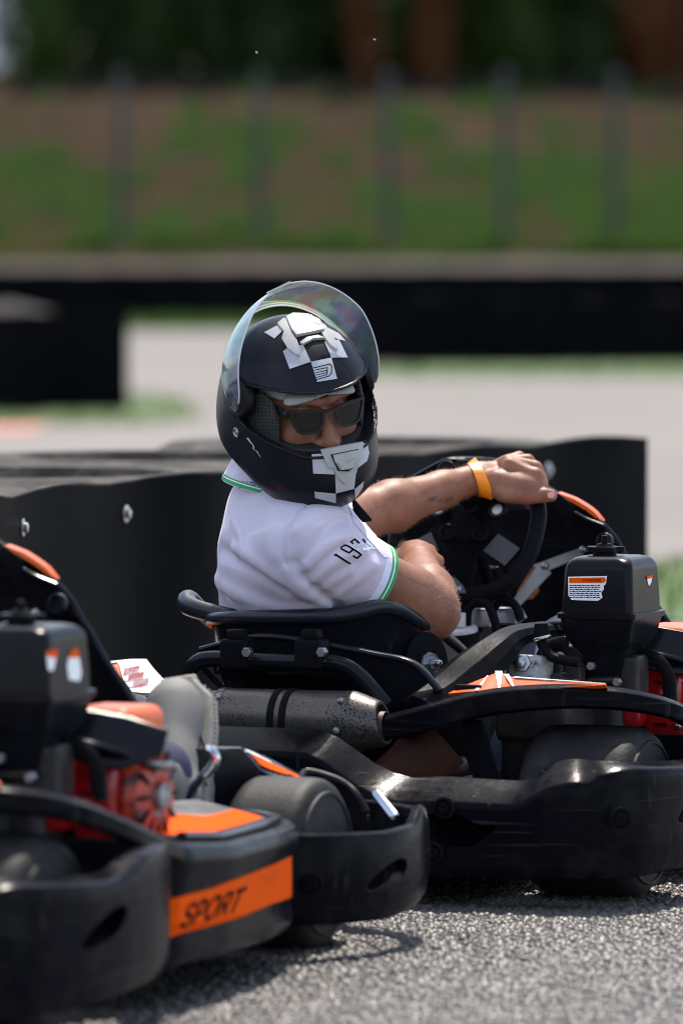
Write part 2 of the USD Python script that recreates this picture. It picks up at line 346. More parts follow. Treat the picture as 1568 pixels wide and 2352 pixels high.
N_ = {'p': ('principled_bsdf', {'roughness': .52, 'specular_ior_level': .35, 'subsurface_weight': .12, 'subsurface_radius': (1, .35, .2), 'subsurface_scale': .008}), 'tc': ('texture_coordinate', {}), 'n': ('noise_texture', {'scale': 22, 'detail': 6, 'roughness': .65}), 'r': ('rgb_ramp', {'ramp': [(.32, (.26, .118, .068)), (.5, (.22, .090, .049)), (.72, (.185, .064, .036))]}),
      'v': ('voronoi_texture', {'scale': 62}), 'f': ('rgb_ramp', {'ramp': [(.035, (.30, .24, .2)), (.075, (1, 1, 1))]}), 'm': ('mix_color', {'blend_type': 'multiply', 'fac': .8}), 'nb': ('noise_texture', {'scale': 420, 'detail': 4}), 'nw': ('noise_texture', {'scale': 45, 'detail': 3}), 'h': ('math', {'math_type': 'multiply_add', 'value2': .5}), 'b': ('bump', {'strength': .32, 'distance': .0018})}
M['skin'] = usdkit.material(stage, '/World/Looks/skin', N_, [('tc.object', 'n.vector'), ('n.fac', 'r.fac'), ('tc.object', 'v.vector'), ('v.distance', 'f.fac'), ('r.color', 'm.a'), ('f.color', 'm.b'), ('m.result', 'p.base_color'), ('tc.object', 'nb.vector'), ('tc.object', 'nw.vector'), ('nb.fac', 'h.value1'), ('nw.fac', 'h.value3'), ('h.value', 'b.height'), ('b.normal', 'p.normal')], surface='p.BSDF')
mat('nail', (.62, .34, .28), .3)
N_ = {'p': ('principled_bsdf', {'base_color': (.84, .77, .90), 'roughness': .85, 'sheen_weight': .25, 'sheen_roughness': .5}), 'tc': ('texture_coordinate', {}),
      'v': ('voronoi_texture', {'scale': 620, 'randomness': .25}), 'n': ('noise_texture', {'scale': 34, 'detail': 4}), 'a': ('math', {'math_type': 'multiply_add', 'value2': .35}), 'b': ('bump', {'strength': .35, 'distance': .0016}),
      'tr': ('translucent_bsdf', {'color': (.75, .72, .86)}), 'mxs': ('mix_closure', {'fac': .10})}
M['shirt'] = usdkit.material(stage, '/World/Looks/shirt', N_, [('tc.object', 'v.vector'), ('tc.object', 'n.vector'), ('v.distance', 'a.value1'), ('n.fac', 'a.value3'), ('a.value', 'b.height'), ('b.normal', 'p.normal'),
      ('p.BSDF', 'mxs.closure1'), ('tr.BSDF', 'mxs.closure2')], surface='mxs.closure')
mat('rib_knit', (.72, .70, .82), .85, bump=(900, .4, .001))
mat('trim_green', (.03, .30, .10), .8); mat('trim_white', (.78, .78, .82), .8)
mat('print_black', (.004, .004, .005), .8, extra={'specular_ior_level': .03}); mat('print_silver', (.75, .75, .74), .22, .6); mat('print_blue', (.02, .06, .35), .6); mat('print_red', (.5, .02, .03), .6)
mat('jeans', (.009, .012, .042), .8, noise=(140, (.018, .026, .075), .4, .7), bump=(500, .4, .001))
mat('shoe_leather', (.15, .148, .142), .72, noise=(20, (.105, .103, .097), .4, .75), bump=(150, .15, .001))
mat('shoe_sole', (.25, .235, .205), .7, noise=(40, (.19, .175, .145), .4, .7)); mat('shoe_lace', (.30, .295, .28), .8)
mat('helmet_black', (.007, .007, .0105), .32, noise=(6, (.010, .010, .014), .4, .7), rvar=.05, extra={'specular_ior_level': .16})
mat('helmet_white', (.44, .45, .48), .32, noise=(40, (.38, .39, .42), .5, .8)); mat('helmet_grey', (.55, .56, .60), .3)
mat('vent_white', (.40, .40, .385), .40, noise=(30, (.31, .305, .285), .45, .8))
mat('gasket', (.006, .006, .007), .45, extra={'specular_ior_level': .25})
N_ = {'p': ('principled_bsdf', {'roughness': .8}), 'tc': ('texture_coordinate', {}), 'v': ('voronoi_texture', {'scale': 170, 'randomness': .15}), 'r': ('rgb_ramp', {'ramp': [(.40, (.004, .004, .004)), (.62, (.030, .030, .028))]}), 'b': ('bump', {'strength': .5, 'distance': .002})}
M['mesh_pad'] = usdkit.material(stage, '/World/Looks/mesh_pad', N_, [('tc.object', 'v.vector'), ('v.distance', 'r.fac'), ('r.color', 'p.base_color'), ('v.distance', 'b.height'), ('b.normal', 'p.normal')], surface='p.BSDF')
mat('balaclava', (.36, .375, .37), .85, bump=(90, .5, .002)); mat('liner', (.015, .015, .016), .9); mat('hair', (.03, .018, .012), .7)
mat('lens', (.004, .005, .004), .06); mat('glasses_frame', (.008, .008, .009), .25)
mat('wristband', (.95, .30, .01), .4)
N_ = {'t': ('transparent_bsdf', {'color': (.93, .93, .94)}), 'g': ('glossy_bsdf', {'roughness': .05}), 'f': ('fresnel', {'IOR': 1.5}), 'tc': ('texture_coordinate', {}), 'n': ('noise_texture', {'scale': 7, 'detail': 3, 'distortion': 1.2}),
      'hs': ('rgb_ramp', {'ramp': [(.25, (1, .85, .97)), (.38, (.72, .82, 1)), (.46, (.8, 1, .9)), (.54, (1, .95, .8)), (.62, (1, .72, .9)), (.72, (.8, .76, 1))]}),
      'm': ('mix_closure', {}), 'ad': ('math', {'math_type': 'multiply_add', 'value2': .95, 'value3': .03, 'use_clamp': True}), 'd': ('diffuse_bsdf', {'color': (.6, .6, .65)}), 'n2': ('noise_texture', {'scale': 38, 'detail': 6, 'roughness': .7}),
      'sm': ('map_range', {'from_min': .45, 'from_max': .8, 'to_min': .025, 'to_max': .11, 'clamp': True}), 'm2': ('mix_closure', {})}
M['visor'] = usdkit.material(stage, '/World/Looks/visor', N_, [('tc.object', 'n.vector'), ('n.fac', 'hs.fac'), ('hs.color', 'g.color'), ('f.fac', 'ad.value1'), ('ad.value', 'm.fac'), ('t.BSDF', 'm.closure1'), ('g.BSDF', 'm.closure2'),
      ('tc.object', 'n2.vector'), ('n2.fac', 'sm.value'), ('sm.result', 'm2.fac'), ('m.closure', 'm2.closure1'), ('d.BSDF', 'm2.closure2')], surface='m2.closure')
mat('visor_edge', (.55, .55, .62), .25)
# ground and far surfaces
N_ = {'p': ('principled_bsdf', {'specular_ior_level': .5}), 'g': ('geometry', {}), 'v': ('voronoi_texture', {'scale': 105}), 'v2': ('voronoi_texture', {'scale': 260}), 'n': ('noise_texture', {'scale': .9, 'detail': 6}), 'n2': ('noise_texture', {'scale': 24, 'detail': 4}),
      'r': ('rgb_ramp', {'ramp': [(0, (.06, .057, .053)), (.35, (.13, .122, .113)), (.65, (.20, .187, .172)), (1, (.34, .315, .29))]}), 'sx': ('separate_xyz', {}), 'm': ('mix_color', {'blend_type': 'multiply', 'fac': .55}),
      'rr': ('rgb_ramp', {'ramp': [(.3, (.62, .61, .6)), (.7, (1, 1, 1))]}), 'hh': ('math', {'math_type': 'multiply_add', 'value2': .4}), 'b': ('bump', {'strength': .9, 'distance': .008, 'invert': True}), 'ro': ('map_range', {'to_min': .18, 'to_max': .65})}
M['asphalt'] = usdkit.material(stage, '/World/Looks/asphalt', N_, [('g.position', 'v.vector'), ('g.position', 'v2.vector'), ('g.position', 'n.vector'), ('v.color', 'sx.vector'), ('sx.x', 'r.fac'), ('n.fac', 'rr.fac'), ('r.color', 'm.a'), ('rr.color', 'm.b'),
      ('m.result', 'p.base_color'), ('v.distance', 'hh.value1'), ('v2.distance', 'hh.value3'), ('hh.value', 'b.height'), ('b.normal', 'p.normal'), ('sx.y', 'ro.value'), ('ro.result', 'p.roughness')], surface='p.BSDF')
mat('track', (.195, .180, .168), .8, noise=(.5, (.160, .147, .138), .35, .7), bump=(60, .3, .01), extra={'specular_ior_level': .12})
mat('turf', (.045, .095, .012), .8, noise=(2.2, (.08, .115, .02), .4, .7))
N_ = {'p': ('principled_bsdf', {'roughness': 1.0, 'specular_ior_level': 0.0}), 'g': ('geometry', {}), 'mp': ('mapping', {'scale': (.40, .10, .55)}), 'n': ('noise_texture', {'scale': 1.0, 'detail': 6, 'roughness': .65, 'distortion': .5}), 'n2': ('noise_texture', {'scale': 5.0, 'detail': 5}),
      'sz': ('separate_xyz', {}), 'k': ('math', {'math_type': 'multiply_add', 'value2': -.10, 'value3': .16}), 'ad': ('math', {'math_type': 'add'}),
      'r': ('rgb_ramp', {'ramp': [(.34, (.053, .037, .027)), (.50, (.039, .029, .019)), (.60, (.033, .034, .013)), (.78, (.032, .050, .010))]}), 'm': ('mix_color', {'blend_type': 'multiply', 'fac': .6}), 'r2': ('rgb_ramp', {'ramp': [(.3, (.5, .5, .5)), (.7, (1.1, 1.1, 1.1))]})}
M['bank'] = usdkit.material(stage, '/World/Looks/bank', N_, [('g.position', 'mp.vector'), ('mp.vector', 'n.vector'), ('g.position', 'n2.vector'), ('g.position', 'sz.vector'), ('sz.z', 'k.value1'), ('n.fac', 'ad.value1'), ('k.value', 'ad.value2'), ('ad.value', 'r.fac'), ('r.color', 'm.a'), ('n2.fac', 'r2.fac'), ('r2.color', 'm.b'), ('m.result', 'p.base_color')], surface='p.BSDF')
def leafy(name, c1, c2):
    N = {'oi': ('geometry', {}), 'r': ('rgb_ramp', {'ramp': [(0, c1), (1, c2)]}), 'd': ('principled_bsdf', {'roughness': .55}), 't': ('translucent_bsdf', {}), 'm': ('mix_closure', {'fac': .45})}
    M[name] = usdkit.material(stage, f'/World/Looks/{name}', N, [('oi.random_per_island', 'r.fac'), ('r.color', 'd.base_color'), ('r.color', 't.color'), ('d.BSDF', 'm.closure1'), ('t.BSDF', 'm.closure2')], surface='m.closure')
leafy('leaves_dark', (.04, .08, .014), (.09, .15, .026)); leafy('leaves_mid', (.065, .12, .015), (.13, .20, .028)); leafy('leaves_rust', (.20, .068, .018), (.36, .14, .035)); leafy('blades', (.050, .098, .013), (.13, .20, .030))
mat('bark', (.06, .045, .035), .9); mat('concrete', (.24, .225, .21), .85, noise=(3, (.16, .15, .14), .4, .7)); mat('fence_metal', (.035, .04, .038), .6, .3)
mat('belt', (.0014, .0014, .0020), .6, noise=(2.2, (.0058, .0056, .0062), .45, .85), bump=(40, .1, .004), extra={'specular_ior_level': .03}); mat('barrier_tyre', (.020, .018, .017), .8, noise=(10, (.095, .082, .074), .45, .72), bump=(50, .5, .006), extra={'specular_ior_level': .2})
N_ = {'p': ('principled_bsdf', {}), 'g': ('geometry', {}), 'r': ('rgb_ramp', {'ramp': [(0, (.08, .073, .066)), (.25, (.22, .20, .178)), (.6, (.385, .35, .312)), (.85, (.53, .485, .44)), (1, (.60, .56, .52))]}), 'w': ('white_noise_texture', {'dimensions': '1D'}), 'mr': ('map_range', {'to_min': .22, 'to_max': .6}), 'k': ('math', {'math_type': 'multiply', 'value2': 17.3}), 'n': ('noise_texture', {'scale': 2.4, 'detail': 5, 'roughness': .6}), 'st': ('rgb_ramp', {'ramp': [(.30, (.45, .44, .43)), (.46, (.88, .87, .86)), (.75, (1.08, 1.07, 1.05))]}), 'mu': ('mix_color', {'blend_type': 'multiply', 'fac': 1.0})}
M['aggregate'] = usdkit.material(stage, '/World/Looks/aggregate', N_, [('g.random_per_island', 'r.fac'), ('r.color', 'mu.a'), ('g.position', 'n.vector'), ('n.fac', 'st.fac'), ('st.color', 'mu.b'), ('mu.result', 'p.base_color'), ('g.random_per_island', 'k.value1'), ('k.value', 'w.w'), ('w.value', 'mr.value'), ('mr.result', 'p.roughness')], surface='p.BSDF')
mat('gravel', (.105, .094, .085), 1.0, noise=(4, (.078, .070, .063), .4, .7), extra={'specular_ior_level': 0.0})
mat('wall_white', (.75, .74, .72), .8); mat('roof_tile', (.3, .12, .07), .8); mat('kerb_red', (.42, .13, .09), .7)
mat('pane_dark', (.02, .025, .03), .08); mat('fluff', (.4, .4, .39), .9); mat('tattoo_ink', (.075, .050, .040), .6)

# ------------------------------------------------------------------ the setting
def sheet(pts, z, name, mt, kind='structure', n=None, **kw):
    pg = Polygon(pts); v2, f = trimesh.creation.triangulate_polygon(pg, engine='earcut')
    t = mk(np.column_stack([v2, np.full(len(v2), z)]), f)
    if t.face_normals[:, 2].mean() < 0: t.invert()
    return obj(name, t, mt, smooth=False, kind=kind, **kw)
def G(u, v, z=0.0):
    d = ray(u, v); return (CAM + d * ((z - CAM[2]) / d[2]))[:2]
sheet([(-400, -60), (400, -60), (400, 400), (-400, 400)], 0.0, 'ground', 'asphalt')
sheet([(-12, 17.6), (14, 17.6), (30, 66.8), (-30, 66.8)], 0.004, 'track', 'track')
sheet([(-30, 66.9), (30, 66.9), (30, 73), (-30, 73)], 0.008, 'grass_verge', 'turf')
sheet([tuple(G(850, 870)), tuple(G(1568, 872)), (30, 56), (30, 62), tuple(G(1568, 826)), tuple(G(830, 848))], 0.012, 'grass_verge', 'turf')
sheet([(-12, 37.6), (-1.0, 37.9), (-.72, 39.2), (-1.0, 43.5), (-12, 44)], 0.012, 'grass_verge', 'turf')
sheet([(-12, 36.3), (-1.55, 36.6), (-1.5, 37.75), (-12, 37.5)], 0.009, 'painted_kerb', 'kerb_red')
sheet([(.86, 19.7), (1.6, 19.7), (6, 20.4), (6, 23.2), (.9, 23.0)], 0.012, 'grass_verge', 'turf')
def blades(cx, n, area, z, hgt, w, seed):
    r = np.random.default_rng(seed); pg = Polygon(area); x0, y0, x1, y1 = pg.bounds
    from shapely import contains_xy
    q = np.column_stack([r.uniform(x0, x1, n), r.uniform(y0, y1, n)]); q = q[contains_xy(pg, q[:, 0], q[:, 1])]; k = len(q)
    zz = z(q) if callable(z) else np.full(k, z); a = r.uniform(0, 6.28, k); h = hgt * r.uniform(.5, 1.3, k); l = r.normal(0, .35, (k, 2)) * h[:, None]
    b = np.column_stack([q, zz - .01]); d = np.column_stack([np.cos(a), np.sin(a), np.zeros(k)]) * (w / 2)
    tip = np.column_stack([q + l, zz + h])
    return mk(np.stack([b - d, b + d, tip], 1).reshape(-1, 3), np.arange(3 * k).reshape(-1, 3))
gr = [blades(0, 9000, [(.86, 19.7), (1.6, 19.7), (6, 20.4), (6, 23.2), (.9, 23.0)], .01, .05, .008, 1),
      blades(0, 9000, [(-12, 37.7), (-1.0, 37.9), (-.72, 39.2), (-1.0, 43.5), (-12, 44)], .01, .035, .02, 2),
      blades(0, 16000, [tuple(G(850, 870)), tuple(G(1568, 872)), (30, 56), (30, 62), tuple(G(1568, 826)), tuple(G(830, 848))], .01, .04, .03, 3), blades(0, 9000, [(-8, 66.9), (8, 66.9), (8, 73), (-8, 73)], .01, .10, .03, 4)]
obj('grass_blades', cat(*gr), 'blades', smooth=False, kind='stuff', label='short green grass along the foot of the tyre barriers', cat_='grass')
# bank behind the track
BY = A([76.4, 77.4, 84, 90, 96, 99, 104, 130]); BZ = A([.45, .64, 1.15, 1.75, 2.45, 2.75, 3.0, 3.2])
def bank_z(q):
    q = np.asarray(q, float); s = np.interp(q[:, 1] - .35 * np.sin(q[:, 0] * .55), BY, BZ)
    p = np.column_stack([q[:, 0] * .7, q[:, 1] * .35, np.zeros(len(q))])
    return s + .16 * meshkit.fbm(p) * np.clip((q[:, 1] - 76.4) / 3, 0, 1)
gx, gy = np.meshgrid(np.linspace(-40, 40, 161), np.linspace(76.4, 130, 120), indexing='ij'); q = np.column_stack([gx.ravel(), gy.ravel()])
n1, n2 = gx.shape; i, j = np.meshgrid(np.arange(n1 - 1), np.arange(n2 - 1), indexing='ij'); k = (i * n2 + j).ravel()
obj('grassy_bank', mk(np.column_stack([q, bank_z(q)]), np.vstack([np.stack([k, k + n2, k + n2 + 1], 1), np.stack([k, k + n2 + 1, k + 1], 1)])), 'bank', smooth=True, kind='structure')
rg = np.random.default_rng(40); nq = 260000; q = np.column_stack([rg.uniform(-9, 9, nq), 77.3 + 20 * rg.uniform(0, 1, nq) ** 1.4])
den = meshkit.fbm(np.column_stack([q[:, 0] * .95 + 3.1, q[:, 1] * .30 + q[:, 0] * .22, np.zeros(nq)])) + .55 * meshkit.noise(np.column_stack([q[:, 0] * 2.6, q[:, 1] * .9, np.ones(nq)])) - .015 * (q[:, 1] - 82) + .05 * np.clip(q[:, 0] - .3, -3, 3) / 3
rk = np.argsort(np.argsort(den)) / nq; q = q[rg.uniform(0, 1, nq) < np.clip((rk - .40) / .58, 0, 1) ** 1.3 * .75]; q = q[:90000]; k = len(q); a = rg.uniform(0, 6.28, k); h = rg.uniform(.07, .20, k); l = rg.normal(0, .35, (k, 2)) * h[:, None]; b = np.column_stack([q, bank_z(q) - .01]); d = np.column_stack([np.cos(a), np.sin(a), np.zeros(k)]) * .028
obj('grass_tufts', mk(np.stack([b - d, b + d, np.column_stack([q + l, b[:, 2] + h])], 1).reshape(-1, 3), np.arange(3 * k).reshape(-1, 3)), 'blades', smooth=False, kind='stuff', label='longer grass growing in patches on the bare earth bank', cat_='grass')
xs_ = np.linspace(-40, 40, 161); gy_ = np.linspace(75.0, 76.9, 5); zz_ = np.interp(gy_, [75, 76.9], [.42, .575]); XX, YY = np.meshgrid(xs_, gy_, indexing='ij'); ZZ = np.repeat(zz_[None], len(xs_), 0) + .02 * meshkit.noise(np.column_stack([XX.ravel(), YY.ravel() * 2, XX.ravel() * 0])).reshape(XX.shape)
n1, n2 = XX.shape; i, j = np.meshgrid(np.arange(n1 - 1), np.arange(n2 - 1), indexing='ij'); kk = (i * n2 + j).ravel()
obj('gravel_strip', mk(np.stack([XX, YY, ZZ], -1).reshape(-1, 3), np.vstack([np.stack([kk, kk + n2, kk + n2 + 1], 1), np.stack([kk, kk + n2 + 1, kk + 1], 1)])), 'gravel', smooth=True, kind='structure')
# coarse stones standing out of the near tarmac
rg = np.random.default_rng(9); ns_ = 92000; c = np.column_stack([rg.uniform(-.95, 1.25, ns_), rg.uniform(9.2, 12.5, ns_)]); r = rg.gamma(6, .00085, ns_).clip(.0022, .0095); hh = r * rg.uniform(.35, .75, ns_); a0 = rg.uniform(0, 6.28, ns_)
an = a0[:, None] + np.arange(6)[None] * math.pi / 3; jit = rg.uniform(.75, 1.2, (ns_, 6)); base = np.stack([c[:, None, 0] + np.cos(an) * r[:, None] * jit, c[:, None, 1] + np.sin(an) * r[:, None] * jit, np.full((ns_, 6), -.0006)], -1)
an2 = an + .5; mid = np.stack([c[:, None, 0] + np.cos(an2) * r[:, None] * .72 * jit, c[:, None, 1] + np.sin(an2) * r[:, None] * .72 * jit, hh[:, None] * rg.uniform(.6, .9, (ns_, 6))], -1); top = np.column_stack([c + rg.normal(0, .0006, (ns_, 2)), hh])[:, None]
v = np.concatenate([base, mid, top], 1); o = np.arange(ns_)[:, None] * 13; f = []
for k in range(6):
    k2 = (k + 1) % 6; f += [o + A([k, k2, 6 + k]), o + A([k2, 6 + k2, 6 + k]), o + A([6 + k, 6 + k2, 12])]
obj('tarmac_stones', mk(v.reshape(-1, 3), np.vstack(f)), 'aggregate', smooth=True, kind='stuff', label='coarse pale stones standing out of the tarmac in the foreground', cat_='tarmac')
# wire fence on the bank
fe = thing('wire_fence', 'tall dark wire fence with thin posts standing on the bank', 'fence', loc=(0, 78.2, .55))
px = [(u - 784) / F * 78.2 for u in (-40, 280, 598, 890, 1158, 1412, 1660)]
for x in px:
    obj('post', rbox((x, 78.2, 1.55), (.10, .10, 2.1), .01), 'fence_metal', fe, world=True)
for z in (.75, 1.55, 2.5): obj('rail_wire', cyl((px[0], 78.2, z), (px[-1], 78.2, z), .006, 6), 'fence_metal', fe, world=True)
wv = []
for x in np.arange(px[0], px[-1], .10): wv.append(rbox((x, 78.2, 1.6), (.005, .005, 1.95), .001, seg=4))
obj('wire_mesh', cat(*wv), 'fence_metal', fe, world=True, kind='stuff')
# hedge of single shrubs and trees
def shrub(x, y, r, h, mt, label, seed, n=3600, group=None):
    z0 = float(bank_z([(x, y)])[0]); t = thing('hedge_shrub', label, 'shrub', loc=(x, y, z0 - .05), group=group); rg = np.random.default_rng(seed)
    obj('trunk', cat(tube([(x, y, z0 - .1), (x + .05, y, z0 + h * .3), (x - .05, y + .1, z0 + h * .8)], [.09, .02], 7), *[tube([(x, y, z0 + h * .2), (x + r * .5 * math.cos(a), y + r * .5 * math.sin(a), z0 + h * .5)], [.04, .01], 5) for a in (0.3, 2.2, 4.4)]), 'bark', t, world=True)
    c = rg.normal(0, 1, (26, 3)); c /= np.linalg.norm(c, axis=1, keepdims=True); c *= rg.uniform(.3, 1, (26, 1)) ** .5
    c = c * A([r * .85, r * .85, h * .47]) + A([x, y, z0 + h * .45]); c[:6, 2] = z0 + h * rg.uniform(.05, .2, 6)
    k = rg.integers(0, 26, n); d = rg.normal(0, 1, (n, 3)); d /= np.linalg.norm(d, axis=1, keepdims=True)
    p = c[k] + d * rg.uniform(.3, 1, (n, 1)) ** .4 * A([r * .38, r * .38, h * .16]); s = rg.uniform(.05, .11, n)[:, None]
    a = rg.normal(0, 1, (n, 3)); a /= np.linalg.norm(a, axis=1, keepdims=True); b = np.cross(a, d); b /= np.linalg.norm(b, axis=1, keepdims=True) + 1e-9
    v = np.stack([p - a * s, p - b * s * .5, p + a * s, p + b * s * .5], 1).reshape(-1, 3); i4 = np.arange(n)[:, None] * 4
    obj('crown', mk(v, np.vstack([i4 + [0, 1, 2], i4 + [0, 2, 3]])), mt, t, smooth=False, world=True)
HY = 99.5
for i_, (u, r, h, mt, lab, dy) in enumerate([
        (118, .40, 3.9, 'leaves_mid', 'yellowish green shrub at the left end of the hedge, by the pale wall', -.9), (230, 1.0, 4.6, 'leaves_dark', 'dark green hedge shrub second from the left end', 0),
        (380, .8, 4.4, 'leaves_mid', 'lighter green hedge shrub left of the helmet, between two dark ones', .2), (560, 1.1, 4.6, 'leaves_dark', 'broad dark hedge shrub straight above the left side of the helmet', 0),
        (720, .9, 4.6, 'leaves_dark', 'dark hedge shrub touching the tall narrow rust coloured one', .3), (835, .24, 4.4, 'leaves_rust', 'tall narrow rust coloured shrub near the middle of the hedge', -1.3),
        (915, .75, 4.6, 'leaves_mid', 'mid green hedge shrub between the two rust coloured ones', 0), (985, .30, 2.5, 'leaves_rust', 'low rust coloured shrub right of the tall narrow rusty one', -1.2),
        (1080, .8, 4.6, 'leaves_mid', 'lighter green hedge shrub right of the low rusty one', .2), (1230, 1.0, 4.6, 'leaves_mid', 'mid green broad hedge shrub above the steering wheel', 0),
        (1370, .9, 4.6, 'leaves_dark', 'dark green hedge shrub beside the big rust coloured one', 0), (1535, .75, 4.8, 'leaves_rust', 'big rust coloured shrub at the right end of the hedge', -.8), (1640, 1.1, 4.6, 'leaves_dark', 'dark green shrub cut off by the right picture edge', .4)]):
    shrub((u - 784) / F * (HY + dy), HY + dy, r, h, mt, lab, 100 + i_, n=int(2600 + 3600 * r))
for i_, x in enumerate(np.arange(-6.2, 6.8, 1.15)):
    if x > -4.0: shrub(x, 101.4 + .3 * (i_ % 2), 1.15, 5.2, 'leaves_dark', 'dark shrub of the second row, hidden close behind the hedge shrubs', 140 + i_, n=6500, group='second row of the hedge')
# pale house behind
hs = thing('pale_house', 'pale house wall showing left of the hedge', 'house', loc=(-9.2, 118, 3.0))
obj('wall', rbox((-9.2, 118, 6.0), (8.4, 7, 6.4), .03), 'wall_white', hs, world=True)
obj('roof', extrude([(-4.3, 0), (4.3, 0), (0, 2.4)], 8.8, A([[0, 0, 1.], [1, 0, 0], [0, 1, 0]]), (-13.6, 118, 9.2)), 'roof_tile', hs, world=True)
for x in (-11.5, -8.2):
    wn = obj('window', rbox((x, 114.48, 6.2), (1.2, .08, 1.4), .01), 'wall_white', hs, world=True); obj('pane', rbox((x, 114.43, 6.2), (1.0, .04, 1.2), .005), 'pane_dark', wn, world=True)
# tyre barriers
def tyre_ring(c, R=.30, w=.19, seg=28):
    ir = R * .62; pr = [(ir, -.35 * w), (ir + .02, -.5 * w), (R - .05, -.5 * w), (R - .012, -.40 * w), (R, -.2 * w), (R, .2 * w), (R - .012, .40 * w), (R - .05, .5 * w), (ir + .02, .5 * w), (ir, .35 * w), (ir + .03, .30 * w), (R - .04, .3 * w), (R - .03, 0), (R - .04, -.3 * w), (ir + .03, -.30 * w)]
    ang = np.arange(seg) * 2 * np.pi / seg; pr = A(pr)
    rings = np.stack([np.stack([pr[:, 0] * math.cos(a), pr[:, 0] * math.sin(a), pr[:, 1]], -1) for a in ang]); t = loft(rings, closed=True, caps=False)
    t.vertices = t.vertices + A(c); return t
def ribbon(path, z0, z1, th):
    p = A(path, float); t = np.gradient(p, axis=0); t /= np.linalg.norm(t, axis=1, keepdims=True); n = np.column_stack([t[:, 1], -t[:, 0]])
    zz0 = np.broadcast_to(z0, len(p)); zz1 = np.broadcast_to(z1, len(p))
    return loft(np.stack([np.stack([np.append(p[i] + n[i] * a, z) for a, z in ((0, zz0[i]), (0, zz1[i]), (-th, zz1[i]), (-th, zz0[i]))]) for i in range(len(p))]))
def barrier(path, H, label, rows=1, far=.42, levels=3, R=.30, bolts=True, step=.62, belt_top=None, seed=0, group=None):
    p = spline([(*q, 0) for q in path], 10)[:, :2]; L = np.append(0, np.cumsum(np.linalg.norm(np.diff(p, axis=0), axis=1)))
    t = thing('tyre_barrier', label, 'barrier', loc=(*p[len(p) // 2], 0), group=group); rg = np.random.default_rng(seed)
    tg = np.gradient(p, axis=0); tg /= np.linalg.norm(tg, axis=1, keepdims=True); nr = np.column_stack([tg[:, 1], -tg[:, 0]])      # towards the camera
    at = lambda s: (A([np.interp(s, L, p[:, 0]), np.interp(s, L, p[:, 1])]), A([np.interp(s, L, nr[:, 0]), np.interp(s, L, nr[:, 1])]))
    s = np.arange(0, L[-1] + .001, .05); pp = A([at(x)[0] for x in s]); nn = A([at(x)[1] for x in s]); bulge = .007 * np.cos(s / .62 * 2 * np.pi)
    top = H + (.005 * np.cos(s / .62 * 2 * np.pi + .7)) + (0.012 * meshkit.fbm(np.column_stack([s * 1.1, np.zeros_like(s) + seed, np.zeros_like(s)])))
    obj('conveyor_belt', ribbon(pp + nn * bulge[:, None], .02, top if belt_top is None else belt_top, .012), 'belt', t, world=True)
    if bolts: obj('belt_edge', ribbon(pp + nn * (bulge[:, None] + .001), top + .0005, top + .004, .014), 'barrier_tyre', t, world=True)  # dusty strip, its paler colour also stands in for the sunlit top edge
    for r_ in range(rows):
        for x in np.arange(R if r_ == 0 else .1, L[-1] - R * .8 if r_ == 0 else L[-1] * far, step):
            c, n = at(x + (r_ % 2) * step / 2); c = c - n * (R + .03 + r_ * R * 1.75)
            for k in range(levels):
                if k < levels - 1 and r_ > 0: continue
                j = rg.normal(0, .008, 2); obj('tyre', tyre_ring((c[0] + j[0], c[1] + j[1], H / levels * (k + .5)), R, H / levels * .99), 'barrier_tyre', t, world=True)
    if bolts:
        for x in np.arange(.31, L[-1] - .2, .62):
            c, n = at(x); c = c + n * (.007 * math.cos(x / .62 * 2 * math.pi) - .001); d = A([n[0], n[1], 0])
            obj('bolt', lathe([(.017, 0), (.017, .003), (.009, .004), (.009, .010), (.003, .012)], (c[0], c[1], H - .055), d, 12), 'steel', t, world=True)
    return t
g3 = lambda u, v, z: tuple(G(u, v, z))
HB = .60
barrier([g3(-560, 1270, HB), g3(-200, 1205, HB), g3(60, 1142, HB), g3(300, 1113, HB), g3(560, 1093, HB), g3(900, 1052, HB), g3(1240, 1024, HB), g3(1497, 1008, HB)], HB, 'long black tyre barrier close behind the driver, tyre tops showing on the left', rows=2, R=.47, step=.97, seed=3)
obj_b = barrier([(-6.5, 39.6), (-3.4, 39.8), (-1.15, 40.0)], .55, 'short black barrier block at the left behind the long one', rows=11, far=.93, bolts=False, seed=4)
barrier([g3(700, 690, .47), g3(850, 690, .47), g3(1200, 690, .47), g3(1568, 688, .47), g3(1900, 686, .47)], .47, 'black barrier across the far track edge right of the helmet', rows=1, levels=3, bolts=False, seed=5)
barrier([(-5.2, 71), (-2.6, 71.2), (0, 71.3), (2.6, 71.4), (5.6, 71.6)], .53, 'furthest black barrier running along the foot of the bank', rows=1, levels=2, bolts=False, seed=6)

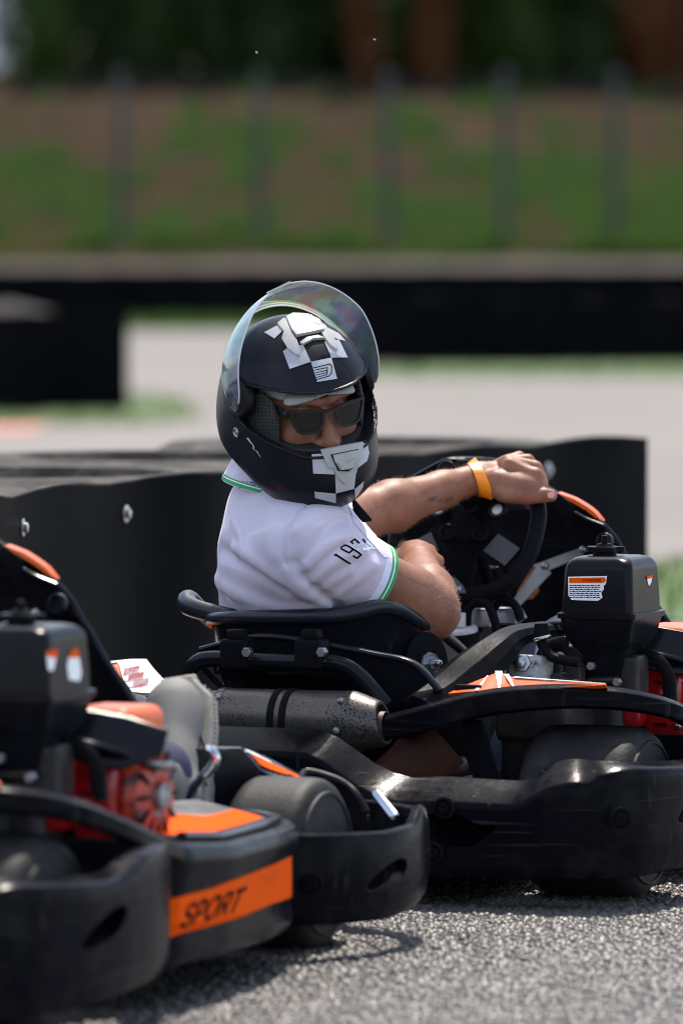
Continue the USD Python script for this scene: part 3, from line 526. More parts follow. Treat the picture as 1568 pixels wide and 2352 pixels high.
# ------------------------------------------------------------------ go-kart (x forward, y left, z up; origin on the ground under the rear axle)
KA, KB = FA.k, FB.k
def mirror(t): t = to_tm(t).copy(); t.vertices[:, 1] *= -1; t.invert(); return t
def nrm2(p):
    t = np.gradient(p, axis=0); t /= np.linalg.norm(t, axis=1, keepdims=True) + 1e-9; return np.column_stack([t[:, 1], -t[:, 0]])
def bumper(path, prof, flip=1, seg=6):
    """path: (x, y); prof(s, i) -> list of (outward, z) of one cross-section"""
    p = spline([(*q, 0) for q in path], seg)[:, :2]; n = nrm2(p) * flip
    L = np.append(0, np.cumsum(np.linalg.norm(np.diff(p, axis=0), axis=1)))
    rings = [[(*(p[i] + n[i] * a), z) for a, z in prof(L[i], p[i])] for i in range(len(p))]
    return loft(rings), p, n
def screw(c, n, r=.018, rec=.004):
    return lathe([(r, -.002), (r, .003), (r * .8, .005), (r * .72, .001), (r * .45, .001), (r * .42, .006), (r * .3, .007), (.0008, .004)], c, n, 18)
def wheel(parent, c, R, w, rimR, side, spun=0.0):
    c = A(c, float); ax = (0, -side, 0)                   # side 1: right wheel, the outer face looks right
    h = w / 2
    rim = [(.018, -h * .2), (.018, h * .45), (.03, h * .5), (rimR * .62, h * .2), (rimR * .86, h * .35), (rimR * .93, h * .86), (rimR * 1.03, h * .98), (rimR * 1.05, h * .92), (rimR * .98, h * .8), (rimR * .96, -h * .8), (rimR * 1.05, -h * .92), (rimR * 1.03, -h * .98), (rimR * .9, -h * .84), (rimR * .84, -h * .1), (rimR * .5, -h * .1)]
    wh = obj('wheel', lathe(rim, c, ax, 40), 'grimy_alloy', parent)
    ty = [(rimR * 1.0, h * .9), (rimR * 1.12, h * .99), (R * .80, h * 1.03), (R * .90, h * .985), (R * .952, h * .90), (R * .985, h * .78), (R * .997, h * .6), (R, 0), (R * .997, -h * .6), (R * .985, -h * .78), (R * .952, -h * .90), (R * .90, -h * .985), (R * .80, -h * 1.03), (rimR * 1.12, -h * .99), (rimR * 1.0, -h * .9)]
    t = lathe(ty, c, ax, 56)
    rib = [(R * .80, h * 1.03 + .0), (R * .80, h * 1.03 + .0025), (R * .835, h * 1.03 + .0025), (R * .845, h * 1.01)]
    obj('tyre', cat(t, lathe(rib, c, ax, 56)), 'rubber', wh)
    for k in range(5):
        a = k * 2 * math.pi / 5 + spun; q = c + A([math.cos(a) * .03, -side * h * .42, math.sin(a) * .03]); obj('wheel_nut', cyl(q, q + A([0, -side * .012, 0]), .006, 6, .05), 'steel', wh)
def build_kart():
    T = thing('go_kart', 'black go-kart with the helmeted driver, its back towards the camera', 'go-kart', FA)
    O = lambda n, m, mt, par=T, **k: obj(n, m, mt, par, **k)
    # --- floor tray and chassis
    O('floor_tray', extrude([(.25, -.20), (.25, .20), (1.1, .24), (1.50, .2), (1.50, -.2), (1.1, -.24)], .006, np.eye(3), (0, 0, .045)), 'satin_black')
    O('added_shade_plate', extrude([(-.20, -.40), (-.20, .40), (.34, .36), (.34, -.36)], .006, np.eye(3), (0, 0, .058)), 'satin_black')  # added plate, only keeps sunlight from leaking under the rear bumper
    for s in (1, -1):
        O('chassis_tube', tube([(-.12, s * .30, .09), (.1, s * .31, .075), (.45, s * .30, .06), (.8, s * .27, .06), (1.15, s * .25, .065), (1.45, s * .20, .07)], .015, 10), 'satin_black')
    for x, hw in ((-.10, .30), (.42, .30), (.95, .26), (1.47, .2)): O('cross_tube', cyl((x, -hw, .07), (x, hw, .07), .014, 10), 'satin_black')
    O('rear_axle', cyl((0, -.56, .14), (0, .56, .14), .02, 18), 'hot_steel')
    for s in (1, -1): O('bearing_carrier', rbox((0, s * .31, .13), (.11, .035, .12), .012), 'grimy_alloy')
    wheel(T, (0, -.53, .14), .14, .185, .066, 1); wheel(T, (0, .53, .14), .14, .185, .066, -1)
    wheel(T, (1.27, -.44, .13), .13, .125, .066, 1, .4); wheel(T, (1.27, .44, .13), .13, .125, .066, -1, .3)
    for s in (1, -1): O('stub_axle', tube([(1.27, s * .40, .13), (1.27, s * .30, .12), (1.22, s * .25, .08)], .016, 10), 'grimy_alloy')
    # --- rear bumper: one moulding round both rear wheels
    half = [(-.285, 0), (-.285, -.2), (-.28, -.42), (-.265, -.56), (-.21, -.655), (-.10, -.69), (.03, -.70), (.17, -.69), (.27, -.665), (.33, -.635)]
    path = [(x, -y) for x, y in half[:0:-1]] + half
    def prof(s, q):
        y, x = abs(q[1]), q[0]
        if x < -.20:
            top = np.interp(y, [0, .13, .155, .25, .30, .36, .44, .50, .545, .58, .64, .7], [.278, .278, .274, .214, .203, .207, .204, .203, .232, .240, .238, .236]); ch = .040 if y < .61 else np.interp(y, [.61, .66], [.03, .012])
        else:
            top = np.interp(x, [-.2, -.02, .04, .13, .2, .33], [.236, .228, .228, .252, .258, .256]); ch = .012
        bot = np.interp(x, [-.3, -.2, 0, .33], [.05, .052, .058, .072]); f = .006 if x > -.2 else 0
        bl = .012
        r = ch * .82; dp = ch * 1.45
        return [(-dp - .02, bot + .01), (.0, bot), (bl * .8, bot + .02), (bl, bot + .06), (bl, top - r - .026), (bl * .97, top - r - .012), (bl * .82, top - r - .004), (bl * .45, top - r + .001), (-dp * .5, top - r * .42), (-dp, top - .002), (-dp - .004, top), (-dp - .009, top - .003), (-dp - .012, top - .03), (-dp - .022, bot + .03)]
    b, bp, bn = bumper(path, prof, seg=7)
    def slot(c, d, w, h):                                  # hole with rounded ends through the skin at c, looking along d
        a = axes(d, (0, 0, 1)); ta = np.linspace(0, 2 * math.pi, 25)[:-1]; ea, eb = w / 2 + .012, h / 2 + .007; pl = Polygon([(eb * math.sin(t) * (1 - .25 * math.cos(t)) + .28 * ea * math.cos(t) * -1, ea * math.cos(t)) for t in ta])
        t = trimesh.creation.extrude_polygon(pl, .22); t.vertices = t.vertices @ a.T + A(c) - A(d) * .11 * 1.0; return t
    cuts = []
    hole = [KA(u, v, x=-.29)[1:] for u, v in ((975, 1872), (1040, 1868), (1100, 1895), (1143, 1897), (1140, 1905), (1085, 1946), (1030, 1947), (990, 1925), (975, 1918))]
    hp = extrude(hole, .16, RX, (-.40, 0, 0)); cuts += [hp, mirror(hp)]
    b = boolean(b, cuts)
    for s in (1, -1):
        a_ = A([-.02, -s * .70, .155]); d_ = A([-.25, -s * 1.0, .05])
        c_ = slot(a_, d_ / np.linalg.norm(d_), .11, .022); b = boolean(b, [c_])
    rb = O('rear_bumper', b, 'bumper_plastic', smooth=40)
    for u, v in ((1020, 1856), (1425, 1880), (995, 1960)):
        q = KA(u, v, x=-.297 if u < 1200 else -.255); O('bumper_screw', screw(q, (-1, -.05 if u < 1200 else -.5, 0)), 'satin_black', rb); O('bumper_screw', screw(q * A([1, -1, 1]), (-1, .05, 0)), 'satin_black', rb)
    for u in (1100, ):
        pass
    O('bumper_bracket', rbox((-.17, -.33, .11), (.2, .03, .08), .006), 'satin_black'); O('bumper_bracket', rbox((-.17, .33, .11), (.2, .03, .08), .006), 'satin_black')
    q0, q1 = KA(1085, 1660, x=-.05), KA(1120, 1800, x=-.05); O('support_plate', hull([q0 + A([0, .015, 0]), q0 - A([0, .015, 0]), q1 + A([0, .02, 0]), q1 - A([0, .02, 0])], .004), 'satin_black')
    O('heat_shield', tube([KA(880, 1800, x=.12), KA(950, 1760, x=.12), KA(1020, 1700, x=.14)], [.035, .05, .05], 14), 'rust_red')
    # --- silencer behind the seat
    y0, y1 = KA(497, 1650, x=-.10)[1], KA(806, 1650, x=-.10)[1]; ye = KA(880, 1650, x=-.10)[1]; zc = .281; R = .0505
    can = lathe([(R * .55, -.012), (R * .72, .0), (R * .97, .012), (R, .016), (R, y0 - y1), (R * .985, y0 - y1 + .001)], (-.10, y0, zc), (0, -1, 0), 48)
    mf = O('silencer', can, 'titanium')
    cap = lathe([(R * 1.012, 0), (R * 1.012, .012), (R * 1.0, .016), (R * .94, .030), (R * .74, .062), (R * .68, .066), (R * .60, .066), (R * .58, .05), (.012, .045)], (-.10, y1 + .008, zc), (0, -1, 0), 40)
    v = cap.vertices; lx = (y1 - v[:, 1]); v[:, 1] += np.where(lx > .02, (v[:, 2] - zc) * .22 * np.clip(lx / .06, 0, 1), 0); cap.vertices = v
    cp = O('end_cap', cap, 'titanium', mf); O('outlet', lathe([(.021, 0), (.023, 0), (.023, .05), (.021, .05), (.0205, .0), (.001, -.001)], (-.10, y1 - .012, zc - .004), (0, -1, 0), 24), 'hot_steel', mf)
    O('collar', lathe([(R * 1.006, 0), (R * 1.02, .001), (R * 1.02, .012), (R * 1.006, .013)], (-.10, y0 - .010, zc), (0, -1, 0), 48), 'titanium', mf)
    ym = KA(645, 1650, x=-.10)[1]
    for dy in (0, .021): O('rubber_strap', lathe([(R * 1.0, 0), (R * 1.05, .002), (R * 1.06, .006), (R * 1.05, .011), (R * 1.0, .013)], (-.10, ym - dy + .006, zc), (0, -1, 0), 48), 'hose_rubber', mf)
    for ang, yy in ((2.3, y0 - .018), (2.35, y1 + .004), (3.35, y1 + .006), (3.2, y0 - .018)):
        n_ = A([math.cos(ang), 0, math.sin(ang)]); O('rivet', lathe([(.006, -.001), (.0055, .003), (.003, .0045), (.0008, .005)], A([-.10, yy, zc]) + n_ * R * 1.015, n_, 12), 'grimy_alloy', mf)
    n_ = A([math.cos(3.35), -.25, math.sin(3.35)]); O('drain_hole', lathe([(.0075, -.001), (.007, .0025), (.0045, .0025), (.004, .0005), (.0008, .0002)], A([-.10, y1 - .022, zc]) + n_ / np.linalg.norm(n_) * R * .965, n_, 14), 'hot_steel', mf)
    O('exhaust_pipe', tube([(-.10, y0 - .005, zc), (-.10, y0 + .05, zc - .002), (-.06, y0 + .10, zc - .02), (.06, y0 + .12, .2), (.25, .05, .15), (.4, -.15, .17)], .021, 14), 'hot_steel')
    sp = [(-.145 + .004 * math.cos(t), y0 + .012 - t * .0016 + .02, zc + .02 + .004 * math.sin(t)) for t in np.arange(0, 30, .7)]
    O('spring', tube(sp, .0012, 5, smooth=False), 'steel')
    # --- seat
    Cy = .045
    def seat_pt(t, z):                                      # t -1..1 round the U from the left front edge over the back to the right front edge
        w = np.interp(z, [.06, .15, .3, .47], [.155, .185, .205, .215]); back = np.interp(z, [.06, .15, .3, .47], [.34, .24, .10, .030]); front = .60 - .0 * z
        a = t * math.pi / 2 * 1.0; e = 2 / 3.2
        c, s = math.cos(a), math.sin(a)
        x = back + (front - back) * (1 - abs(c) ** e) * 1.0; y = w * np.sign(s) * abs(s) ** e
        return x, y
    TT = np.linspace(-1, 1, 41)
    rimz = lambda t: np.interp(t, [-1, -.75, -.45, -.2, 0, .25, .45, .7, .85, 1], [.30, .40, .462, .447, .442, .436, .430, .41, .38, .30])
    rows = []
    for k in np.linspace(0, 1, 14):
        r_ = []
        for t in TT:
            z = .075 + (rimz(t) - .075) * k; x, y = seat_pt(t, z); r_.append((x, Cy + y, z))
        rows.append(r_)
    g = A(rows); cen = g.mean(axis=1, keepdims=True) + A([.05, 0, 0]); inn = g + (cen - g) * A([1, 1, 0]) * (.012 / np.linalg.norm((cen - g)[..., :2], axis=-1, keepdims=True))
    n1, n2 = g.shape[:2]; ring = np.concatenate([g, inn[::-1]], 0).transpose(1, 0, 2)
    st = O('seat', loft(ring), 'gloss_black', smooth=50)
    O('seat_base', extrude([(x, Cy + y) for x, y in [seat_pt(t, .08) for t in TT]], .012, np.eye(3), (0, 0, .07)), 'gloss_black', st)
    rp = [A(g[-1, i]) + A([0, 0, .0]) for i in range(2, 39, 2)]
    O('seat_rim', tube(rp, [.008, .010, .012, .0135, .013, .0115, .0105, .0105, .010, .008], 12, seg=4), 'seat_plastic', st)
    tl = KA(437, 1398, x=.16); O('seat_lip', tube([tl + A([.10, .0, -.03]), tl + A([.05, .022, .012]), tl + A([.0, .002, .004]), tl + A([-.035, -.06, -.006]), tl + A([-.05, -.13, -.012])], [.012, .016, .017, .016, .012], 12), 'seat_plastic', st)
    for u, v in ((985, 1525),): q = KA(u, v, x=.30); q[1] = min(q[1], Cy - .2); O('seat_bolt', cat(lathe([(.020, 0), (.020, .004), (.012, .005), (.012, .016), (.006, .017), (.006, .028), (.003, .03)], KA(u, v, x=.18), (-.55, -1, .1), 8)), 'steel', st)
    O('seat_washer', lathe([(.05, 0), (.05, .003), (.02, .004), (.001, .004)], KA(978, 1520, x=.20), (-.4, -1, .1), 24), 'satin_black', st)
    # frame round the seat back
    fr_ = O('seat_frame', tube([KA(u, v, x=-.03) for u, v in ((424, 1580), (432, 1550), (452, 1522), (492, 1513), (600, 1518), (700, 1521), (770, 1523), (812, 1540), (850, 1578), (888, 1622))], .0135, 12), 'gloss_black')
    fl = [KA(u, v, x=.0) for u, v in ((462, 1492), (500, 1482), (550, 1470), (590, 1463), (640, 1464), (700, 1472), (780, 1487), (860, 1503), (950, 1525), (1010, 1588))]
    O('top_flange', tube(fl, .010, 10, flat=.6), 'gloss_black', fr_)
    O('skirt', slab(FA, [(465, 1496), (590, 1468), (700, 1477), (860, 1508), (950, 1530), (1005, 1590), (880, 1625), (800, 1560), (480, 1530)], .03, .012), 'satin_black', fr_)
    for u in (545, 716):
        c = KA(u, 1502, x=-.03); O('clamp', cat(rbox(c, (.045, .048, .05), .006), rbox(c + A([0, 0, .032]), (.03, .03, .018), .005)), 'satin_black', fr_)
        O('clamp_bolt', cyl(c + A([-.022, -.03, .005]), c + A([-.036, -.03, .005]), .0085, 6, .08), 'steel', fr_)
    for u in (520, 640): c = KA(u, 1540, x=-.03); O('hook', tube([c + A([0, .02, .005]), c + A([0, .02, -.004]), c + A([0, -.02, -.004]), c + A([0, -.02, .005])], .0035, 6, smooth=False), 'satin_black', fr_)
    a0 = KA(466, 1535, x=.0); O('stay_rod', cyl(a0, KA(560, 1632, x=.02), .005, 8), 'satin_black'); O('stay_rod', cyl(KA(512, 1530, x=.02), KA(548, 1635, x=.02), .009, 8), 'satin_black')
    # --- right and left side covers over the rear wheels
    band = [(-.10, -.175, .285), (-.10, -.25, .305), (-.085, -.36, .335), (-.07, -.46, .347), (-.04, -.56, .345), (.03, -.635, .325), (.13, -.665, .292), (.24, -.665, .262), (.36, -.65, .238)]
    bpz = spline(band, 6); sc = np.interp(np.linspace(0, 1, len(bpz)), [0, .15, .35, .6, 1], [.030, .040, .036, .028, .022])
    tt = np.gradient(bpz, axis=0); tt /= np.linalg.norm(tt, axis=1, keepdims=True); nn = np.cross(tt, [0, 0, 1.0]); nn /= np.linalg.norm(nn, axis=1, keepdims=True)
    out_ = nn * 1.0
    rings = []
    for i in range(len(bpz)):
        o_ = out_[i] * (-1 if (out_[i] @ A([-1, -.6, 0])) < 0 else 1); h_ = sc[i]
        rings.append([bpz[i] + o_ * a + A([0, 0, z]) for a, z in ((-.02, 0), (.002, .002), (.012, -.006), (.012, -h_), (.004, -h_ - .005), (-.03, -h_ + .004))])
    bd = loft(rings)
    # top of the cover: from the band forward to the engine
    sheetp = [KA(880, 1642, x=-.10) * 1, ]
    ins = bpz + A([.16, .03, -.035]); ins[:, 0] = np.maximum(ins[:, 0], .12); ins[:, 1] = np.maximum(ins[:, 1], -.60)
    deck = loft(np.stack([bpz + A([0.012, .012, -.002]), bpz * .5 + ins * .5 + A([0, 0, .004]), ins, ins - A([0, 0, .006]), bpz * .5 + ins * .5 + A([0, 0, -.002]), bpz + A([0.012, .012, -.008])], 1)[:34])
    horn = [KA(u, v, x=x) for u, v, x in ((962, 1606, -.02), (1020, 1566, .04), (1085, 1512, .10), (1140, 1470, .16), (1180, 1447, .22), (1240, 1437, .28), (1290, 1434, .33))]
    hw = [.026, .036, .040, .033, .024, .018, .015]
    hs_ = spline(horn, 5); hwv = np.interp(np.linspace(0, 1, len(hs_)), np.linspace(0, 1, 7), hw); rr = []
    for i in range(len(hs_)):
        w_ = hwv[i]; rr.append([hs_[i] + A(d) for d in ((0, w_, -.004), (-.006, w_ * .4, .006), (-.012, -w_ * .5, 0.0), (-.016, -w_ * .9, -w_ * .5), (-.006, -w_, -w_ * 1.0), (.03, -w_ * .6, -w_ * 1.1), (.03, w_ * .8, -.03))])
    hornm = loft(rr)
    tri = [(1028, 1590), (1085, 1566), (1145, 1544), (1190, 1560), (1260, 1567), (1385, 1574), (1300, 1581), (1200, 1587), (1120, 1590)]
    top_ = [KA(1028, 1593, x=-.088), KA(1110, 1586, x=-.086), KA(1200, 1584, x=-.08), KA(1390, 1573, x=-.062)]
    rid = [KA(1060, 1577, x=-.02), KA(1145, 1543, x=.05), KA(1188, 1560, x=.03), KA(1390, 1571, x=-.03)]
    q = A(top_ + rid); dq = A([.01, 0, -.006])
    for s, M_ in ((1, to_tm), (-1, mirror)):
        sc_ = O('side_cover', M_(cat(bd, deck)), 'bumper_plastic', smooth=45)
        if s == 1: O('seat_horn', hornm, 'black_plastic', sc_, smooth=25); O('horn_plate', cat(tube([KA(u, v, x=.30) for u, v in ((1178, 1470), (1174, 1450), (1186, 1437), (1290, 1431))], .0035, 6, smooth=False), hull([KA(u, v, x=.31) for u, v in ((1180, 1468), (1190, 1440), (1290, 1436), (1290, 1462))], .002)), 'seat_plastic', sc_)
        fa_ = [[0, 1, 5], [0, 5, 4], [1, 2, 6], [1, 6, 5], [2, 3, 7], [2, 7, 6]]
        vv = np.vstack([q, q + dq]); fb_ = [[a + 8, c + 8, b_ + 8] for a, b_, c in fa_] + [[4, 5, 13], [4, 13, 12], [5, 6, 14], [5, 14, 13], [6, 7, 15], [6, 15, 14], [0, 8, 9], [0, 9, 1], [1, 9, 10], [1, 10, 2], [2, 10, 11], [2, 11, 3], [3, 11, 15], [3, 15, 7], [0, 4, 12], [0, 12, 8]]
        O('sticker_panel', M_(mk(vv, fa_ + fb_)), 'orange' , sc_, smooth=False)
        st_ = [[.25, .5, .35], [.35, .8, .35]]
        lines = []
        for (i0, i1, t0, t1) in ((5, 1, .1, .9), (5, 6, .0, .95)):
            pass
        wl = [q[5] * .75 + q[6] * .25, q[5] * .1 + q[1] * .9, q[2] * .6 + q[1] * .4, q[6]]
        cen_ = (q[1] + q[5] + q[2] + q[6]) / 4
        nrm_ = np.cross(q[6] - q[1], q[5] - q[2]); nrm_ /= np.linalg.norm(nrm_); nrm_ *= np.sign(nrm_[2]) * .0012
        def strip(a, b_, w):
            d = np.cross(b_ - a, nrm_); d /= np.linalg.norm(d) + 1e-9; return mk([a + d * w + nrm_, a - d * w + nrm_, b_ - d * w * .3 + nrm_, b_ + d * w * .3 + nrm_], [[0, 1, 2], [0, 2, 3]])
        O('white_print', M_(cat(strip(q[5], q[1] * .6 + q[2] * .4, .006), strip(q[5] * .6 + q[6] * .4, q[2] * .8 + q[1] * .2, .004), strip(q[6] * .8 + q[5] * .2, q[7] * .6 + q[3] * .4, .005), strip(q[1] * .8 + q[0] * .2, q[5] * .7 + q[4] * .3, .003))), 'white_sticker', sc_, smooth=False)
        O('panel_clip', M_(rbox(KA(1075, 1581, x=-.062), (.012, .045, .012), .003)), 'satin_black', sc_)
    # left side cover panel with the white sticker (sits forward of the left wheel)
    wp = [(252, 1519, .42), (300, 1514, .44), (336, 1514, .44), (352, 1535, .40), (378, 1563, .33), (392, 1580, .28), (372, 1592, .26), (330, 1592, .27), (302, 1589, .28)]
    p3 = A([KA(u, v, x=x) for u, v, x in wp]); c3 = p3.mean(0)
    nP = len(p3); vv = np.vstack([p3, c3 + A([-.005, 0, .006]), p3 + A([.012, 0, -.012]), c3 + A([.012, 0, -.012])])
    ff = [[i, (i + 1) % nP, nP] for i in range(nP)] + [[nP + 1 + (i + 1) % nP, nP + 1 + i, 2 * nP + 1] for i in range(nP)] + [x for i in range(nP) for x in ([i, nP + 1 + i, nP + 1 + (i + 1) % nP], [i, nP + 1 + (i + 1) % nP, (i + 1) % nP])]
    lp = O('left_cover', mk(vv, ff), 'white_sticker', smooth=False)
    for k_ in range(3):
        a_ = p3[8] * (1 - k_ / 5) + p3[0] * (k_ / 5) + A([-.007, -.004, .006]); b_ = a_ + (p3[5] - p3[8]) * (.42) + A([-.004, 0, .002]); O('pink_print', mk([a_, b_, b_ + A([0.012, .003, .013]), a_ + A([.012, .003, .013])], [[0, 1, 2], [0, 2, 3]]), 'pink_sticker', lp, smooth=False)
    O('chain_guard', tube([KA(u, v, x=.05) for u, v in ((334, 1648), (350, 1612), (378, 1588), (415, 1580), (452, 1588), (480, 1612), (500, 1650))], .017, 10, flat=.7), 'gloss_black')
    O('chain_guard_plate', slab(FA, [(300, 1600), (345, 1598), (372, 1590), (400, 1592), (360, 1640), (310, 1650)], .09, .01), 'gloss_black')
    O('left_bracket', hull([KA(445, 1592, x=.08), KA(500, 1592, x=.08), KA(520, 1606, x=.04), KA(460, 1606, x=.05)], .004), 'black_plastic'); O('left_bracket', hull([KA(460, 1618, x=.05), KA(520, 1622, x=.0), KA(530, 1634, x=.0), KA(470, 1632, x=.04)], .004), 'black_plastic')
    # --- engine: recoil starter outside, block, valve cover at the back, air box on top
    en = O('engine', cat(rbox((.46, -.34, .20), (.24, .22, .20), .02), rbox((.30, -.34, .29), (.20, .13, .12), .015), rbox((.34, -.40, .36), (.05, .10, .06), .01)), 'engine_dark')
    vc = KA(1207, 1545, x=.19); zz = A([-1, 0, .25]); ax_ = axes(zz, (0, 1, 0))
    O('valve_cover', hull([vc + ax_ @ A([a, b_, c]) for a, b_, c in ((-.034, -.026, -.02), (.034, -.026, -.02), (-.034, .024, -.02), (.034, .024, -.02), (-.026, -.022, .012), (.026, -.022, .012), (-.020, .020, .012), (.020, .020, .012))], .006), 'grimy_alloy', en)
    O('cover_bolt', lathe([(.016, .0), (.015, .003), (.009, .004), (.009, .011), (.004, .013), (.001, .013)], vc + ax_ @ A([0, -.012, .019]), zz, 6), 'steel', en)
    tm = meshkit.text_mesh('OHV', .012, .0015, True); tm.vertices = (tm.vertices - A([tm.bounds[:, 0].mean(), 0, 0])) * A([1.35, 1, 1]); tm.vertices = tm.vertices @ np.stack([A([0, -1.0, 0]), ax_[:, 2] * 0 + A([.25, 0, 1.0]), ax_[:, 2]], 1).T + vc + ax_ @ A([0, 0, .018]) + A([0, 0, .006])
    O('raised_letters', tm, 'grimy_alloy', en, smooth=False)
    rc = A([.50, -.47, .292]); Rr = .102
    fan = lathe([(Rr * .98, 0), (Rr, .004), (Rr * .98, .036), (Rr * .90, .056), (Rr * .80, .062), (Rr * .60, .064), (Rr * .58, .060), (Rr * .3, .062), (.001, .064)], rc, (0, -1, 0), 44)
    cuts = []
    for k in range(9):
        a = math.radians(120 + k * 14); d = A([math.cos(a), 0, math.sin(a)]); cuts.append(rbox(rc + d * Rr * 1.0 + A([0, -.026, 0]), (.03, .026, .0085), .003, R=np.stack([d, A([0, 1.0, 0]), np.cross(d, [0, 1.0, 0])], 1)))
    rcv = O('recoil_cover', boolean(fan, cuts), 'red_paint', en, smooth=35)
    O('starter_guard', lathe([(Rr * .72, 0), (Rr * .74, .012), (Rr * .66, .026), (Rr * .30, .034), (Rr * .22, .030), (.001, .029)], rc + A([0, -.060, 0]), (0, -1, 0), 36), 'red_guard', rcv, smooth=35)
    for k in range(12):
        a = k * math.pi / 6; d = A([math.cos(a), 0, math.sin(a)]); O('guard_slot', rbox(rc + d * Rr * .5 + A([0, -.0905, 0]), (.036, .006, .007), .0025, R=np.stack([d, A([0, 1.0, 0]), np.cross(d, [0, 1.0, 0])], 1)), 'satin_black', rcv)
    O('starter_hub', lathe([(.020, 0), (.020, .010), (.014, .013), (.001, .013)], rc + A([0, -.092, 0]), (0, -1, 0), 20), 'grimy_alloy', rcv)
    for a in (1.0, 2.2, 3.6, 5.2): d = A([math.cos(a), 0, math.sin(a)]); O('cover_screw', lathe([(.008, -.002), (.008, .004), (.004, .007), (.001, .007)], rc + d * Rr * .9 + A([0, -.056, 0]), (0, -1, 0), 8), 'steel', rcv)
    O('engine_shroud', rbox((.46, -.445, .30), (.20, .06, .11), .02), 'red_paint', en)
    # fuel tank and vented bracket beside the air box
    tk = O('side_tank', hull([(.54 + a * .05, -.475 + b_ * .035, .393 + c * .004) for a in (-1, 1) for b_ in (-1, 1) for c in (-1, 1)], .018, 14), 'orange', smooth=60)
    O('vented_bracket', extrude([(-.06, -.05), (.05, -.05), (.10, -.02), (.10, .02), (.04, .03), (-.06, .03)], .006, axes((-.8, -.3, .5), (0, -1, 0)), (.42, -.50, .385)), 'gloss_black', tk)
    O('tank_strap', tube([(.40, -.42, .365), (.39, -.48, .375), (.41, -.54, .36), (.46, -.565, .34), (.54, -.56, .335)], .012, 8, flat=.5), 'gloss_black', tk)
    # air box
    cx, cy = .335, -.436
    def bxr(z, hx, hy, r, ox=0, oy=0):
        pg = Polygon([(-hx, -hy), (hx, -hy), (hx, hy), (-hx, hy)]).buffer(-r).buffer(r, 6); c = np.array(pg.exterior.coords)[:-1]
        an = np.arctan2(c[:, 1], c[:, 0]); c = c[np.argsort(an)]
        return np.column_stack([c[:, 0] + cx + ox, c[:, 1] + cy + oy, np.full(len(c), z)])
    ab = loft([bxr(.445, .076, .063, .012), bxr(.47, .0755, .0625, .012), bxr(.518, .073, .060, .014), bxr(.527, .071, .058, .015), bxr(.534, .067, .054, .017), bxr(.5385, .060, .048, .02), bxr(.5405, .050, .040, .022)])
    ax0 = O('air_box', ab, 'airbox_black', smooth=40)
    def nsec(z, hx, hy, ox=0, oy=0): return bxr(z, hx, hy, .010, ox, oy)
    O('air_box_base', loft([nsec(.328, .036, .028, -.005, .0), nsec(.335, .038, .030, -.005, 0), nsec(.372, .046, .036, -.005, 0), nsec(.392, .060, .052, 0, .0), nsec(.405, .070, .058, 0, 0), nsec(.434, .077, .0645), nsec(.4365, .0775, .065), nsec(.4375, .0815, .069), nsec(.4455, .082, .0695), nsec(.4470, .080, .0675)]), 'airbox_black', ax0, smooth=40)
    kc = A([cx + .0, cy + .012, .541]); pr = [(.020, -.004), (.020, .006), (.026, .008)]
    star = [(math.cos(t) * (.030 + .004 * math.cos(5 * t)), math.sin(t) * (.030 + .004 * math.cos(5 * t))) for t in np.linspace(0, 2 * math.pi, 61)[:-1]]
    O('wing_knob', cat(lathe(pr + [(.001, .008)], kc, (0, 0, 1), 20), extrude(star, .008, np.eye(3), kc + A([0, 0, .006])), lathe([(.016, 0), (.012, .005), (.006, .006), (.0055, .018), (.001, .019)], kc + A([0, 0, .014]), (0, 0, 1), 14)), 'satin_black', ax0)
    face = lambda pts: [(p[1], p[2]) for p in (KA(u, v, x=cx - .075) for u, v in pts)]
    lab = [(1304, 1325), (1394, 1323), (1391, 1342), (1386, 1346), (1387, 1353), (1381, 1360), (1383, 1373), (1373, 1380), (1312, 1378), (1305, 1368)]
    lb = O('warning_label', patch_on(ab, FA, lab, .0006, 6), 'white_sticker', ax0, smooth=False)
    O('label_band', patch_on(ab, FA, [(1307, 1328), (1388, 1326), (1392, 1333), (1386, 1339), (1307, 1339)], .0011, 6), 'orange_sticker', lb, smooth=False)
    rg = random.Random(5); bits = []
    for k_ in range(7):
        yl = 1344 + k_ * 4.6; u = 1308
        while u < 1376 - (k_ > 5) * 4:
            w_ = rg.uniform(3, 9); bits.append(patch_on(ab, FA, [(u, yl), (min(u + w_, 1380), yl - .1), (min(u + w_, 1380), yl + 2.0), (u, yl + 2.1)], .0011, 9)); u += w_ + 2
    O('label_print', cat(*bits), 'print_black', lb, smooth=False); O('label_heading', patch_on(ab, FA, words('ATTENTION', [(1338, 1337), (1380, 1336), (1380, 1330), (1338, 1331)]), .0016, 8), 'print_black', lb, smooth=False)
    O('side_label', patch_on(ab, FA, [(1484, 1326), (1497, 1324), (1494, 1338), (1490, 1346), (1487, 1342)], .0008, 6), 'white_sticker', ax0, smooth=False)
    O('side_label_mark', patch_on(ab, FA, [(1483, 1324), (1497, 1321), (1497, 1327), (1484, 1330)], .0013, 6), 'orange_sticker', ax0, smooth=False)
    # hoses and small engine fittings
    O('spark_plug_cap', cat(tube([KA(u, v, x=.20) for u, v in ((1242, 1432), (1243, 1450), (1246, 1470))], [.011, .013, .014], 12), tube([KA(u, v, x=.20) for u, v in ((1240, 1468), (1250, 1492), (1275, 1512), (1330, 1522))], .0085, 10)), 'hose_rubber', en)
    O('plug_ring', cyl(KA(1244, 1462, x=.20) , KA(1246, 1470, x=.20), .0155, 14), 'steel', en)
    O('intake_hose', tube([KA(u, v, x=.24) for u, v in ((1300, 1482), (1280, 1480), (1255, 1495), (1240, 1530), (1240, 1560))], .013, 12), 'hose_rubber', en)
